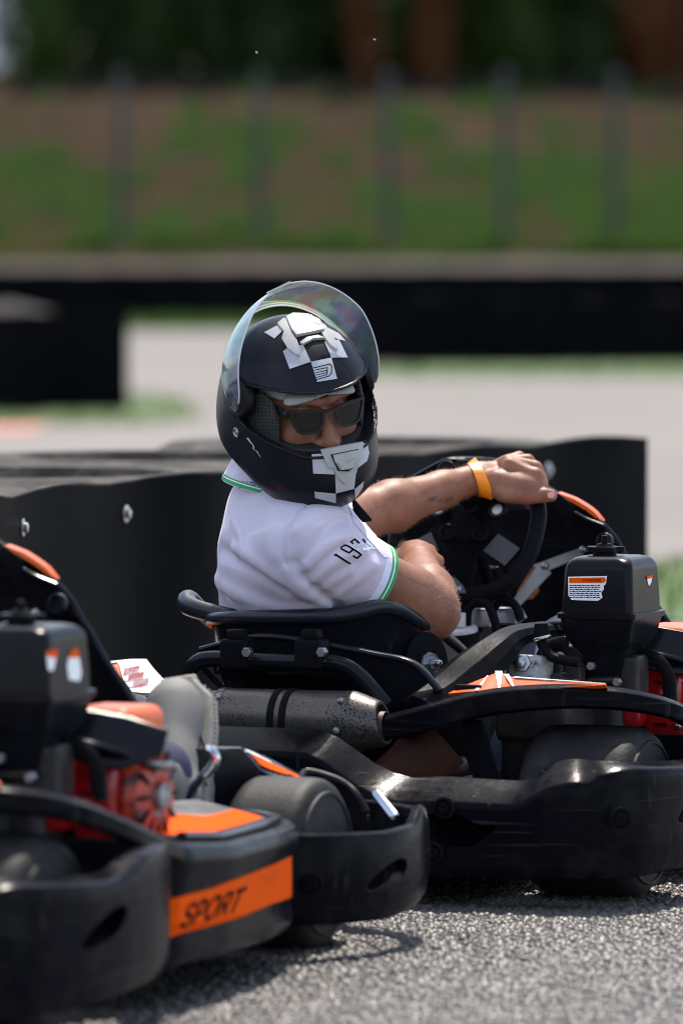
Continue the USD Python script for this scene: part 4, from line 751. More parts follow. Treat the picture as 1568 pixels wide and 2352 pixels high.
    O('fuel_hose', tube([KA(u, v, x=.30) for u, v in ((1300, 1470), (1288, 1478), (1284, 1500), (1305, 1530))], .007, 8), 'fuel_plastic', en)
    for du in (0, 14): O('breather_hose', tube([KA(u + du * .5, v + du, x=.36) for u, v in ((1478, 1502), (1505, 1510), (1530, 1540), (1534, 1580), (1536, 1600))], .010, 10), 'hose_rubber', en)
    O('carburettor', cat(rbox(KA(1440, 1555, x=.33), (.06, .06, .075), .008), cyl(KA(1350, 1565, x=.28), KA(1420, 1562, x=.28), .006, 10), rbox(KA(1320, 1560, x=.26), (.03, .03, .05), .005), rbox(KA(1275, 1555, x=.25), (.03, .035, .06), .005)), 'engine_dark', en)
    for u, v in ((1325, 1568), (1420, 1567), (1360, 1530), (1295, 1568)): q_ = KA(u, v, x=.25); O('engine_bolt', cyl(q_, q_ - A([.012, 0, 0]), .007, 6, .05), 'steel', en)
    tm = patch_on(rbox(KA(1462, 1535, x=.30), (.04, .02, .08), .003), FA, words('21hp', [(1468, 1562), (1468, 1520), (1457, 1520), (1457, 1562)]), .0006, 6) if False else None
    # --- steering
    cw = KA(1073, 1213, x=.80); nv = A([-math.cos(math.radians(30)), 0, math.sin(math.radians(30))]); ey = A([0, 1.0, 0]); ez = np.cross(nv, ey); ez = ez if ez[2] > 0 else -ez
    ring = []
    for t in np.linspace(0, 2 * math.pi, 49)[:-1]:
        c, s = math.cos(t), math.sin(t); e = 2 / 2.5; ring.append(cw + ey * .130 * np.sign(c) * abs(c) ** e + ez * (.135 if s < 0 else .105) * np.sign(s) * abs(s) ** e)
    sw = O('steering_wheel', tube(ring, .0148, 14, closed=True, seg=2), 'satin_black', smooth=60)
    plate = [(-.05, .07), (.05, .07), (.04, .02), (.115, -.05), (.10, -.085), (.03, -.055), (.03, -.12), (-.03, -.12), (-.03, -.055), (-.10, -.085), (-.115, -.05), (-.04, .02)]
    RW = np.stack([-ey, ez, nv], 1)
    O('spoke_plate', extrude(plate, .006, RW, cw - nv * .003), 'black_plastic', sw, smooth=False)
    O('hub', lathe([(.03, -.05), (.03, .004), (.024, .012), (.001, .012)], cw, nv, 20), 'satin_black', sw)
    for a in (90, 210, 330): d = RW @ A([math.cos(math.radians(a)) * .036, math.sin(math.radians(a)) * .036 + .005, .003]); O('hub_bolt', lathe([(.017, 0), (.017, .008), (.012, .011), (.010, .007), (.001, .007)], cw + d, nv, 16), 'satin_black', sw)
    for a in (-.055, .055): d = RW @ A([a, .03, .003]); O('button', lathe([(.016, 0), (.016, .014), (.011, .014), (.010, .010), (.001, .010)], cw + d, nv, 16), 'gloss_black', sw); O('button_cap', lathe([(.010, 0), (.006, .003), (.001, .0035)], cw + d + nv * .012, nv, 14), 'fuel_plastic', sw)
    for s in (1, -1): O('spoke_cover', rbox(cw + RW @ A([s * .075, -.045, .006]), (.055, .042, .006), .002, R=RW @ axes((0, 0, 1), (.8, -s * .5, 0))), 'spoke_grey', sw)
    ph = cw + RW @ A([.004, -.125, .016]); O('push_badge', extrude([(-.026, -.012), (.026, -.012), (.018, .002), (0, .018), (-.018, .002)], .003, RW, ph), 'grey_panel', sw); tm = meshkit.text_mesh('PUSH', .008, .0008, True); tm.vertices = (tm.vertices - A([tm.bounds[:, 0].mean(), 0, 0])) @ RW.T + ph + nv * .003 - ez * .008; O('badge_print', tm, 'white_sticker', sw, smooth=False)
    O('phone_mount', cat(rbox(cw + RW @ A([-.004, .075, .01]), (.05, .06, .03), .006, R=RW), rbox(cw + RW @ A([-.004, .11, .012]), (.07, .03, .03), .006, R=RW), cyl(cw + RW @ A([-.045, .095, .02]), cw + RW @ A([-.045, .095, .045]), .017, 16)), 'satin_black', sw)
    O('steering_column', cyl(cw - nv * .03, A([1.22, cw[1], .12]), .011, 12), 'satin_black'); O('column_support', cat(cyl(cw - nv * .15, (.98, .14, .07), .012), cyl(cw - nv * .15, (.98, -.14, .07), .012)), 'satin_black')
    for s in (1, -1): O('tie_rod', cyl((1.20, .0, .10), (1.24, s * .36, .12), .006, 8), 'steel')
    # --- fuel tank between the legs, its cap and hoses
    O('fuel_tank', hull([(.78 + a * .13, .0 + b_ * .085, .20 + c * .10) for a in (-1, 1) for b_ in (-1, 1) for c in (-1, 1)], .03, 12), 'satin_black', smooth=60)
    fc = KA(1050, 1452, x=.70); O('fuel_cap', cat(lathe([(.036, -.02), (.036, .006), (.033, .010), (.028, .011), (.026, .008), (.001, .008)], fc, (-.15, 0, 1), 30), cyl(fc + A([0, -.005, .008]), fc + A([0, -.005, .034]), .010, 10)), 'fuel_plastic')
    O('fuel_cap_grip', lathe([(.038, -.024), (.041, -.02), (.041, -.003), (.037, .001), (.036, -.02)], fc, (-.15, 0, 1), 30), 'satin_black')
    for k_, pts in enumerate((((1072, 1440), (1075, 1400), (1095, 1383), (1120, 1390), (1135, 1425), (1140, 1450)), ((1130, 1400), (1150, 1380), (1175, 1384), (1190, 1405), (1195, 1425)))): O('tank_hose', tube([KA(u, v, x=.72 + k_ * .03) for u, v in pts], .008, 10), 'hose_rubber')
    O('valve_block', cat(rbox(KA(1105, 1420, x=.76), (.03, .045, .035), .004), rbox(KA(1160, 1415, x=.78), (.03, .05, .03), .004), cyl(KA(1185, 1400, x=.76), KA(1200, 1425, x=.76), .010, 10)), 'steel')
    # --- front fairing with its brackets
    re = [KA(u, v, x=x) for u, v, x in ((1065, 1056, 1.10), (1100, 1056, 1.095), (1140, 1059, 1.085), (1200, 1086, 1.06), (1245, 1113, 1.04), (1278, 1133, 1.02), (1348, 1172, 1.0), (1388, 1208, 1.0), (1416, 1240, 1.0), (1437, 1278, 1.0))] + [KB(u, v, x=1.0) for u, v in ((212, 1458), (245, 1518), (300, 1601), (322, 1642))]
    edge = spline(re, 4); ym_ = re[0][1]; grid = []
    for e in edge:
        row = []
        for s in np.linspace(-1, 1, 17):
            dy = (e[1] - ym_) * s * (1 if s > 0 else np.interp(e[2], [.2, .5, .66], [1, .70, .5])); row.append((e[0] + .10 * (1 - s * s) * min(1, abs(e[1] - ym_) / .2), ym_ + dy, e[2]))
        grid.append(row)
    g = A(grid); ring = np.concatenate([g, (g + A([.008, 0, .004]))[:, ::-1]], 1)
    ff_ = O('front_fairing', loft(ring), 'black_plastic', smooth=40)
    pts = edge[20:28]; w_ = np.interp(np.arange(len(pts)), [0, 2, 5, 7], [.001, .005, .004, .001])[:, None]
    O('orange_edge', loft(np.stack([pts + A([-.008, 0, 0]), pts + A([-.008, -.004, 0]) + w_ * A([0, -.5, 1.0]), pts + A([.012, -.003, .002]) + w_ * A([0, -.5, 1.0]), pts + A([.012, 0, 0])], 1)), 'orange', ff_, smooth=40)
    O('edge_lip', tube(edge[26:] + A([-.004, 0, 0]), .0055, 8, smooth=False), 'gloss_black', ff_)
    fl2 = lambda q, x0, dx: hull([KA(u, v, x=x0 + dx * i) for i, (u, v) in enumerate(q)], .003)
    O('inner_flap', fl2([(1266, 1146), (1280, 1136), (1318, 1165), (1312, 1222)], .99, .004), 'satin_black', ff_, smooth=20); O('inner_flap', fl2([(1319, 1178), (1386, 1210), (1425, 1268), (1372, 1264), (1312, 1222)], .985, .002), 'black_plastic', ff_, smooth=20)
    O('flap_rib', tube([KA(u, v, x=.978) for u, v in ((1320, 1178), (1345, 1192), (1386, 1208))], .004, 8), 'gloss_black', ff_)
    c_ = KA(1391, 1246, x=.975); O('flap_boss', lathe([(.017, 0), (.017, .008), (.013, .010), (.011, .004), (.001, .004)], c_, (-1, .25, .2), 18), 'gloss_black', ff_)
    bk = O('bracket_bar', cat(hull([KA(1228, 1300, x=1.0), KA(1240, 1316, x=1.0), KA(1352, 1254, x=1.06), KA(1356, 1266, x=1.06)], .003), hull([KA(1240, 1296, x=1.0), KA(1262, 1316, x=1.0), KA(1172, 1392, x=.95), KA(1184, 1398, x=.95)], .003)), 'bracket_metal')
    for u, v in ((1252, 1300), (1340, 1262)): O('bracket_bolt', lathe([(.008, 0), (.007, .005), (.001, .007)], KA(u, v, x=1.0 + (u > 1300) * .05), (-1, 0, 0), 8), 'steel', bk)
    O('orange_bracket', extrude([(p[1], p[2]) for p in (KA(u, v, x=1.04) for u, v in ((1186, 1360), (1222, 1300), (1232, 1310), (1236, 1360), (1222, 1376), (1190, 1380)))], .006, RX, (1.04, 0, 0)), 'orange_plate')
    # --- front bumper round the front wheels, nose on top
    hf = [(1.05, -.44), (1.075, -.505), (1.135, -.565), (1.25, -.605), (1.38, -.605), (1.50, -.56), (1.60, -.44), (1.655, -.25), (1.67, 0)]
    pathf = hf + [(x, -y) for x, y in hf[-2::-1]]
    def proff(s, q):
        x = q[0]; top = np.interp(x, [1.05, 1.075, 1.10, 1.25, 1.36, 1.42, 1.5, 1.7], [.196, .194, .190, .184, .188, .212, .20, .20]); bot = np.interp(x, [1.05, 1.25, 1.45, 1.7], [.052, .050, .066, .05])
        if abs(q[1]) < .36 and x > 1.5: top += .05 * (1 - (q[1] / .36) ** 2)
        return [(-.012, bot + .004), (0, bot), (.008, bot + .012), (.015, (bot + top) / 2 - .02), (.012, top - .025), (.006, top - .004), (0, top), (-.010, top - .002), (-.012, top - .02)]
    fbm_, _, _ = bumper(pathf, proff, flip=1, seg=7)
    for s in (1, -1):
        a_ = A([1.25, -s * .60, .115]); d_ = A([-.55, -s * 1.0, .1]); fbm_ = boolean(fbm_, [slot(a_, d_ / np.linalg.norm(d_), .085, .020)])
    fb = O('front_bumper', fbm_, 'bumper_plastic', smooth=40)
    for u, v in ((938 - 215, 1785), ): pass
    O('bumper_screw', screw(KB(718, 2030, x=1.085), (-1, -.4, 0), .016), 'satin_black', fb)
    # nose: black panels with an orange stripe, rising to the fairing
    def nose(s):
        pts = [(u, v, x) for u, v, x in ((447, 1724, 1.22), (552, 1724, 1.28), (590, 1766, 1.30), (585, 1798, 1.30), (585, 1868, 1.30), (440, 1868, 1.22))]
        pl_ = hull([KB(u, v, x=x) for u, v, x in pts], .004); return pl_
    ns = O('nose_panel', nose(1), 'gloss_black')
    O('nose_edge', tube([KB(u, v, x=1.215 + (u - 440) * .0006) for u, v in ((470, 1722), (551, 1723), (572, 1742), (591, 1765), (587, 1786), (578, 1802))], .0045, 8, smooth=False), 'grey_panel', ns)
    wing = []
    for u, v, x in ((556, 1722, 1.30), (590, 1737, 1.34), (650, 1768, 1.42), (692, 1786, 1.46)): wing.append(KB(u, v, x=x))
    low = [KB(u, v, x=x) for u, v, x in ((592, 1768, 1.30), (640, 1792, 1.32), (690, 1800, 1.36), (705, 1808, 1.42))]
    rings = [[w_, l_, l_ + A([.03, 0, -.012]), w_ + A([.04, 0, -.004])] for w_, l_ in zip(spline(wing, 4), spline(low, 4))]
    nw = O('nose_wing', loft(rings), 'gloss_black', smooth=30); O('nose_wing', mirror(loft(rings)), 'gloss_black', smooth=30)
    W_, L_ = spline(wing, 4), spline(low, 4)
    for nm, mt_, i0, i1, lo_, hi_ in (('orange_stripe', 'orange_sticker', 2, 7, .12, .62), ('orange_stripe', 'orange_sticker', 7, 12, .08, .52), ('pale_stripe', 'white_sticker', 1, 6, -.02, .10)):
        r0 = A([W_[i] * (1 - lo_) + L_[i] * lo_ for i in range(i0, i1 + 1)]) + A([-.002, -.0015, .0025]); r1 = A([W_[i] * (1 - hi_) + L_[i] * hi_ for i in range(i0, i1 + 1)]) + A([-.002, -.0015, .0025]); k_ = len(r0)
        O(nm, mk(np.vstack([r0, r1]), [f for i in range(k_ - 1) for f in ([i, i + 1, k_ + i + 1], [i, k_ + i + 1, k_ + i])]), mt_, nw, smooth=False)
    O('wheel_guard_edge', tube([KB(u, v, x=x) for u, v, x in ((690, 1792, 1.44), (706, 1773, 1.46), (760, 1786, 1.47), (795, 1803, 1.47), (822, 1830, 1.46), (842, 1868, 1.45))], .006, 8), 'gloss_black')
    O('wheel_guard', extrude([(p[1], p[2]) for p in (KB(u, v, x=1.47) for u, v in ((692, 1794), (706, 1776), (760, 1789), (795, 1806), (822, 1832), (842, 1870), (850, 1920), (760, 1930), (700, 1850)))], .010, RX, (1.47, 0, 0)), 'gloss_black')
    O('guard_strut', hull([KB(862, 1824, x=1.46), KB(868, 1822, x=1.46), KB(902, 1876, x=1.42), KB(908, 1872, x=1.42)], .005), 'chrome')
    # --- side pods
    def pod_pt(x):
        yo = np.interp(x, [.345, .40, .6, .85, 1.02, 1.09, 1.115], [.612, .640, .635, .60, .56, .525, .47]); zt = np.interp(x, [.34, .42, .6, .85, 1.1], [.240, .236, .222, .218, .214]); zb = np.interp(x, [.34, 1.1], [.056, .045]); return yo, zt, zb
    xs = np.concatenate([[.345, .355, .375], np.linspace(.40, 1.02, 16), [1.05, 1.075, 1.095, 1.108, 1.115]]); rings = []
    for x in xs:
        yo, zt, zb = pod_pt(x); h = zt - zb
        rings.append([(x, -y, z) for y, z in ((.34, zb + .01), (yo - .05, zb), (yo - .018, zb + .006), (yo - .008, zb + .022), (yo - .012, zb + .3 * h), (yo - .006, zb + .36 * h), (yo - .004, zb + .74 * h), (yo + .004, zb + .80 * h), (yo + .005, zb + .88 * h), (yo - .004, zt - .006), (yo - .016, zt), (yo - .05, zt + .002), (.36, zt + .0), (.34, zt - .02))])
    podm = loft(rings); deckv = []
    for s, M_ in ((1, to_tm), (-1, mirror)):
        pod = O('side_pod', M_(podm), 'bumper_plastic', smooth=40)
        xx = np.linspace(.46, 1.06, 14); inn_, out_, fro = [], [], []
        for x in xx:
            yo, zt, _ = pod_pt(x); e = min(1, (1.075 - x) / .10) ** .5; out_.append((x, -(yo - .035 - (1 - e) * .1), zt + .006)); inn_.append((x, -.37 - (1 - e) * .02, zt + .030 - .02 * max(0, x - .8))); fro.append((x, -(yo - .09 - (1 - e) * .06), zt + .013))
        out_, inn_, fro = A(out_), A(inn_), A(fro)
        O('pod_lip', M_(tube(out_ + A([0, -.010, 0]), .009, 10, smooth=False, flat=.8)), 'gloss_black', pod)
        def sh(a, b_, dz=0): k_ = len(a); return mk(np.vstack([a, b_]) + A([0, 0, dz]), [f for i in range(k_ - 1) for f in ([i, k_ + i, k_ + i + 1], [i, k_ + i + 1, i + 1])])
        O('pod_top', M_(cat(sh(out_, inn_), sh(inn_, out_ * A([1, 1, 0]) + A([0, 0, .18])))), 'grey_panel', pod, smooth=False)
        mid = out_ * .62 + inn_ * .38; mid[0:5] = inn_[0:5]; mid[5:8] = inn_[5:8] * .6 + out_[5:8] * .4
        O('pod_stripe', M_(sh(out_[:13] + A([0, .012, 0]), mid[:13], .0025)), 'orange_sticker', pod, smooth=False)
        if s == 1:
            stq = [(354, 2071), (400, 2063), (480, 2042), (560, 2012), (620, 1988), (668, 1966), (668, 2062), (620, 2077), (560, 2104), (480, 2128), (420, 2142), (372, 2161), (356, 2150)]
            sti = patch_on(podm, FB, stq, .0012, 8); O('sport_sticker', sti, 'orange_sticker', pod, smooth=False)
            O('sport_print', patch_on(podm, FB, words('SPORT', [(414, 2134), (548, 2091), (560, 2036), (424, 2076)], True, .10), .0022, 8), 'print_black', pod, smooth=False)
        else: O('sport_sticker', mirror(sti), 'orange_sticker', pod, smooth=False)
    # --- pedals
    for s in (1, -1):
        sy = .10 if s > 0 else 0
        pts = [KB(u, v, x=1.10) for u, v in ((476, 1722), (484, 1724), (492, 1735), (494, 1748), (482, 1768), (455, 1796), (443, 1812), (436, 1840), (437, 1890))]
        t = tube(pts, .0075, 10, seg=4)
        if s < 0: t = mirror(t)
        O('pedal', t, 'chrome')
    return T
kart = build_kart()
k2 = UsdGeom.Xform.Define(stage, '/World/go_kart_001'); k2.GetPrim().GetReferences().AddInternalReference('/World/go_kart')
k2.ClearXformOpOrder(); k2.GetPrim().GetAttribute('xformOp:translate').Set(Gf.Vec3d(*map(float, FB.o))); k2.SetXformOpOrder([UsdGeom.XformOp(k2.GetPrim().GetAttribute('xformOp:translate')), UsdGeom.XformOp(k2.GetPrim().GetAttribute('xformOp:rotateZ'))])
for n_ in ('warning_label', 'side_label', 'side_label_mark'): stage.OverridePrim('/World/go_kart_001/air_box/' + n_).SetActive(False)
def onB(name, q, off, mt):
    box_ = UsdGeom.Mesh(stage.GetPrimAtPath('/World/go_kart/air_box')); m_ = mk(np.array(box_.GetPointsAttr().Get()), np.array(box_.GetFaceVertexIndicesAttr().Get()).reshape(-1, 3))
    usdkit.mesh(stage, numbered('/World/go_kart_001/air_box', name), patch_on(m_, FB, q, off, 6), M[mt])
onB('torn_label', [(106, 1500), (131, 1497), (126, 1520), (121, 1541), (110, 1540)], .0008, 'white_sticker'); onB('torn_label', [(157, 1508), (180, 1502), (186, 1545), (182, 1565), (158, 1562), (153, 1530)], .0008, 'white_sticker')
onB('label_mark', [(105, 1496), (131, 1492), (129, 1508), (122, 1512), (108, 1506)], .0014, 'orange_sticker'); onB('label_mark', [(162, 1494), (177, 1490), (181, 1510), (158, 1512)], .0014, 'orange_sticker')
say(k2.GetPrim(), 'blurred go-kart nearest the camera at the left, SPORT on its orange side sticker', 'go-kart')

# ------------------------------------------------------------------ the driver
HC = P(692, 944, 12.21)
def rotm(ax, a):
    c, s = math.cos(a), math.sin(a); i = 'xyz'.index(ax); j, k = (i + 1) % 3, (i + 2) % 3; m = np.eye(3); m[j, j] = m[k, k] = c; m[j, k] = -s; m[k, j] = s; return m
yaw, pit, rol = math.radians(22), math.radians(22), math.radians(11)
g_ = A([math.sin(yaw) * math.cos(pit), -math.cos(yaw) * math.cos(pit), -math.sin(pit)]); s_ = A([math.cos(yaw), math.sin(yaw), 0]); w_ = np.cross(s_, -g_) * -1
w_ = np.cross(g_, s_); w_ = w_ if w_[2] > 0 else -w_
ca, sa = math.cos(rol), math.sin(rol)                     # roll about the line of sight: the crown leans to the picture's left
RY = A([[ca, 0, -sa], [0, 1, 0], [sa, 0, ca]])
HR = np.stack([RY @ s_, RY @ g_, RY @ w_], 1)             # head frame columns: picture right, face, up
if np.linalg.det(HR) < 0: HRM = HR.copy(); 
def hw(p): return HC + np.asarray(p, float) @ HR.T
def hl(p): return (np.asarray(p, float) - HC) @ HR
c1 = lambda pts: [(x / 3.4286 + 457, y / 3.4286 + 620.7) for x, y in pts]
def shell_o(p):
    q = hl(p); d = d_ell(q, (0, -.015, .020), (.1225, .162, .136)); d = smin(d, d_ell(q, (0, .035, -.072), (.104, .128, .082)), .05)
    d = smin(d, d_ell(q, (0, -.060, -.04), (.112, .098, .085)), .05)
    d = smax(d, d_box(q, (0, 0, .03), (.2, .3, .172 - 0), .02) , .01)
    return d
def opening(p):
    q = hl(p); ax = np.abs(q[:, 0]); zc = .0290 + .012 * np.clip((ax - .05) / .07, 0, 1)
    hz = .0500 - .013 * np.clip((ax - .06) / .06, 0, 1)
    qq = np.column_stack([q[:, 0], q[:, 1] - .11, (q[:, 2] - zc) / hz * .05]); return d_box(qq, (0, 0, 0), (.1235, .105, .05), .028)
def bottom(p):
    q = hl(p); return -(q[:, 2] + .141 - .46 * np.clip(.10 - q[:, 1], 0, .17))
def shell(p):
    o = shell_o(p); d = smax(o, -(o + .020), .004); d = smax(d, -opening(p), .006); return smax(d, bottom(p), .006)
lo, hi = HC - .22, HC + .22
# ----- body surface (skin) in world coordinates
def wp(fr, x, y, z): return fr.w((x, y, z))
SR, SL = P(702, 1258, 12.16), P(722, 1222, 12.54)
ELR, WRR = P(985, 1402, 12.29), P(962, 1296, 12.55)
ELL, WRL = P(815, 1190, 12.66), P(1098, 1097, 12.84)
CH, NK = P(668, 1285, 12.33), P(655, 1150, 12.34)
PEL = wp(FA, .46, .045, .17); BEL = P(735, 1420, 12.44)
HIPS = [wp(FA, .47, .045 - .085, .16), wp(FA, .47, .045 + .085, .16)]; KN = [wp(FA, .88, -.17, .335), wp(FA, .92, .24, .40)]; AN = [wp(FA, 1.20, -.22, .15), wp(FA, 1.22, .24, .15)]; TOE = [wp(FA, 1.33, -.235, .22), wp(FA, 1.35, .25, .22)]
def U(u, v, y): return P(u, v, y)
# fingers as chains of (point, radius); left hand over the wheel rim, right hand closed beside the body
FING = []
FING.append([(U(1170, 1068, 12.86), .014), (U(1235, 1098, 12.845), .0125), (U(1248, 1130, 12.885), .010), (U(1236, 1156, 12.915), .0088), (U(1215, 1160, 12.905), .008)])
FING.append([(U(1165, 1062, 12.875), .014), (U(1229, 1074, 12.87), .0125), (U(1246, 1108, 12.91), .010), (U(1234, 1142, 12.935), .0088), (U(1210, 1150, 12.925), .008)])
FING.append([(U(1160, 1062, 12.89), .013), (U(1212, 1058, 12.895), .012), (U(1236, 1088, 12.935), .0095), (U(1226, 1126, 12.955), .0085), (U(1204, 1138, 12.945), .0078)])
FING.append([(U(1150, 1066, 12.90), .012), (U(1192, 1050, 12.915), .011), (U(1216, 1072, 12.955), .0088), (U(1210, 1106, 12.97), .008), (U(1196, 1126, 12.96), .0072)])
FING.append([(U(1125, 1115, 12.83), .017), (U(1165, 1136, 12.815), .0155), (U(1212, 1141, 12.81), .0138), (U(1250, 1137, 12.812), .0132), (U(1264, 1138, 12.815), .0115)])   # thumb
RF = []
for i_, (u, v, y) in enumerate(((1003, 1290, 12.63), (985, 1266, 12.645), (958, 1254, 12.655), (930, 1256, 12.66))):
    k_ = A([u, v]); RF.append([(U(u * .5 + 962 * .5, v * .5 + 1288 * .5, 12.58), .014), (U(u, v, y), .013 - i_ * .0006), (U(u - 4, v + 2, y + .035), .0105), (U(u - 8, v + 24, y + .045), .009), (U(u - 8, v + 30, y + .02), .008)])
RF.append([(U(945, 1300, 12.56), .016), (U(925, 1285, 12.60), .014), (U(915, 1272, 12.635), .0115), (U(928, 1278, 12.665), .010)])
for ch in FING[:4]:
    for i_, s in enumerate((.04, .035, .015)):
        (p_, r_) = ch[i_]; k_ = (p_[1] - s) / p_[1]; ch[i_] = (CAM + (p_ - CAM) * k_, r_)
FING[4] = [(CAM + (p_ - CAM) * ((p_[1] - .02) / p_[1]), r_) for p_, r_ in FING[4]]
PALM = [[(U(1140, 1108, 12.81), .024), (U(1222, 1118, 12.80), .017)], [(U(1175, 1090, 12.825), .022), (U(1228, 1092, 12.81), .015)], [(U(1190, 1120, 12.80), .018), (U(1235, 1124, 12.805), .012)], [(U(1160, 1135, 12.80), .014), (U(1205, 1142, 12.795), .012)], [(U(1105, 1094, 12.845), .024), (U(1175, 1085, 12.87), .026)], [(U(1110, 1105, 12.835), .022), (U(1180, 1112, 12.845), .022)], [(U(1165, 1066, 12.875), .016), (U(1222, 1075, 12.875), .0135)], [(U(1180, 1100, 12.86), .020), (U(1228, 1106, 12.86), .014)],
        [(U(960, 1292, 12.56), .026), (U(962, 1278, 12.625), .028)], [(U(945, 1285, 12.58), .02), (U(945, 1272, 12.635), .022)], [(U(985, 1292, 12.60), .018), (U(985, 1285, 12.64), .018)]]
BONES = [(SR, ELR * .42 + SR * .58, .054, .0565), (ELR * .42 + SR * .58, ELR * .85 + SR * .15, .0565, .0545), (ELR * .85 + SR * .15, ELR, .0545, .048), (ELR, WRR * .35 + ELR * .65, .049, .050), (WRR * .35 + ELR * .65, WRR, .047, .030),
         (SL, ELL, .052, .045), (ELL, WRL * .3 + ELL * .7, .043, .043), (WRL * .3 + ELL * .7, WRL * .7 + ELL * .3, .043, .031), (WRL * .7 + ELL * .3, WRL, .030, .0255),
         (P(992, 1428, 12.28), P(1014, 1414, 12.30), .026, .024)]
LEGS = [(HIPS[i], KN[i], .078, .055) for i in (0, 1)] + [(KN[i], AN[i], .052, .036) for i in (0, 1)] + [(AN[i], AN[i] + (TOE[i] - AN[i]) * .55 - A([0, 0, .035]), .030, .022) for i in (0, 1)]
def torso(p, k=.06, grow=0.0):
    d = d_ell(p, CH, (.118, .185, .165), rotm('z', .10)); d = smin(d, d_ell(p, BEL, (.125, .140, .14)), .09); d = smin(d, d_cone(p, BEL, PEL, .13, .13), .08)
    for a, r in ((SR, .06), (SL, .06)): d = smin(d, d_cone(p, NK, a, .045, r), .07)
    return d - grow
def head(p):
    q = hl(p); d = d_ell(q, (0, -.01, .02), (.078, .098, .105)); d = smin(d, d_ell(q, (0, .03, -.045), (.058, .066, .062)), .04)
    d = smin(d, d_cone(q, A([0, .095, .028]), A([0, .122, -.012]), .009, .0145), .014)          # nose
    for s in (1, -1):
        d = smin(d, d_ell(q, (s * .013, .108, -.016), (.010, .011, .009)), .008)                 # nostril wings
        d = smin(d, d_ell(q, (s * .040, .070, -.006), (.026, .024, .022)), .025)                 # cheek
        d = smin(d, d_cone(q, A([s * .012, .094, .052]), A([s * .05, .078, .053]), .009, .008), .014)   # brow
        d = smax(d, -d_ell(q, (s * .032, .098, .033), (.016, .012, .011)), .012)                 # eye socket
        d = smin(d, d_ell(q, (s * .032, .078, .033), (.0125, .0125, .0125)), .002)
        d = smin(d, d_ell(q, (s * .077, -.01, .015), (.008, .018, .030)), .008)                  # ear
    d = smin(d, d_ell(q, (0, .093, -.043), (.024, .010, .006)), .006); d = smin(d, d_ell(q, (0, .091, -.055), (.021, .011, .007)), .005); return d
def body(p):
    d = torso(p, grow=-.012); d = smin(d, d_cone(p, NK, hw((0, -.03, -.06)), .056, .058), .03)
    q = hl(p); near = np.linalg.norm(q, axis=1) < .2
    hd = np.full(len(p), .5); 
    if near.any(): hd[near] = head(p[near])
    far = ~near; hd[far] = np.linalg.norm(q[far], axis=1) - .13
    d = smin(d, hd, .015)
    arm = np.full(len(p), 9.)
    for a, b, ra, rb in BONES: arm = smin(arm, d_cone(p, a, b, ra, rb), .018)
    for lo_, hi_ in HB_: arm = smin(arm, boxed(p, lo_, hi_, hands), .014)
    d = smin(d, arm, .02)
    return smin(d, boxed(p, *LB_, legs_), .03)
def legs_(p):
    d = np.full(len(p), 9.)
    for a, b, ra, rb in LEGS: d = smin(d, d_cone(p, a, b, ra, rb), .03)
    return d
def bb(q, m): q = A(q); return q.min(0) - m, q.max(0) + m
HB_ = [bb([c[0] for ch in FING + PALM[:8] for c in ch], .03), bb([c[0] for ch in RF + PALM[8:] for c in ch], .03)]; LB_ = bb(HIPS + KN + AN + TOE, .085)
def hands(p):
    hnd = np.full(len(p), 9.)
    for ch in PALM: hnd = smin(hnd, d_cone(p, ch[0][0], ch[1][0], ch[0][1], ch[1][1]), .012)
    for ch in FING + RF:
        f = np.full(len(p), 9.)
        for (a, ra), (b, rb) in zip(ch[:-1], ch[1:]): f = np.minimum(f, d_cone(p, a, b, ra, rb)) if a is not ch[0][0] else np.minimum(f, d_cone(p, a, b, ra, rb))
        hnd = smin(hnd, f, .0040)
    return hnd
pts_ = np.vstack([TOE, AN, KN, HIPS, [SR, SL, ELR, WRL, HC + .16, HC - .16, CH - .2, U(1275, 1140, 12.8), U(1240, 1100, 13.0)]])
body_mesh = nets(body, pts_.min(0) - .08, pts_.max(0) + .08, .0034, snap=1)
dr = thing('person', 'driver in a white polo shirt with green cuff stripes looking back over his shoulder', 'person', loc=wp(FA, .46, .045, 0))
obj('body', body_mesh, 'skin', dr, smooth=True, world=True)
# nail of the left thumb
obj('thumb_nail', patch(body, [(1258, 1132), (1270, 1130), (1274, 1137), (1271, 1144), (1259, 1144), (1256, 1138)], .0006, 2, y0=12.5), 'nail', dr, world=True)
# ----- shirt
AX = ELR - SR; CUFF = SR + AX * .525; AX /= np.linalg.norm(AX)
LCUFF = SL + (ELL - SL) * .14
def shirt0(p):
    d = torso(p, grow=.004)
    d = smin(d, d_cone(p, NK + A([0, 0, -.0]), hw((0, -.05, -.10)), .052, .048), .03)
    arm = d_cone(p, SR, CUFF + AX * .02, .074, .0640); arm = smax(arm, (p - CUFF) @ AX, .004); d = smin(d, arm, .045)
    axl = (ELL - SL) / np.linalg.norm(ELL - SL); arm = smax(d_cone(p, SL, LCUFF, .058, .054), (p - LCUFF) @ axl, .004); d = smin(d, arm, .04)
    up = A([.0, -.05, 1.0]); cut = (p - (NK + up * .040)) @ up
    d = smax(d, cut, .006)
    return smax(d, -(p[:, 2] - .16), .02)
c4 = lambda pts: [(457 + x / 2.4, 1045 + y / 2.4) for x, y in pts]
def line(pts): 
    q, ok = trace(shirt0, pts, 11.8, 12.9); return spline(q[ok], 3)
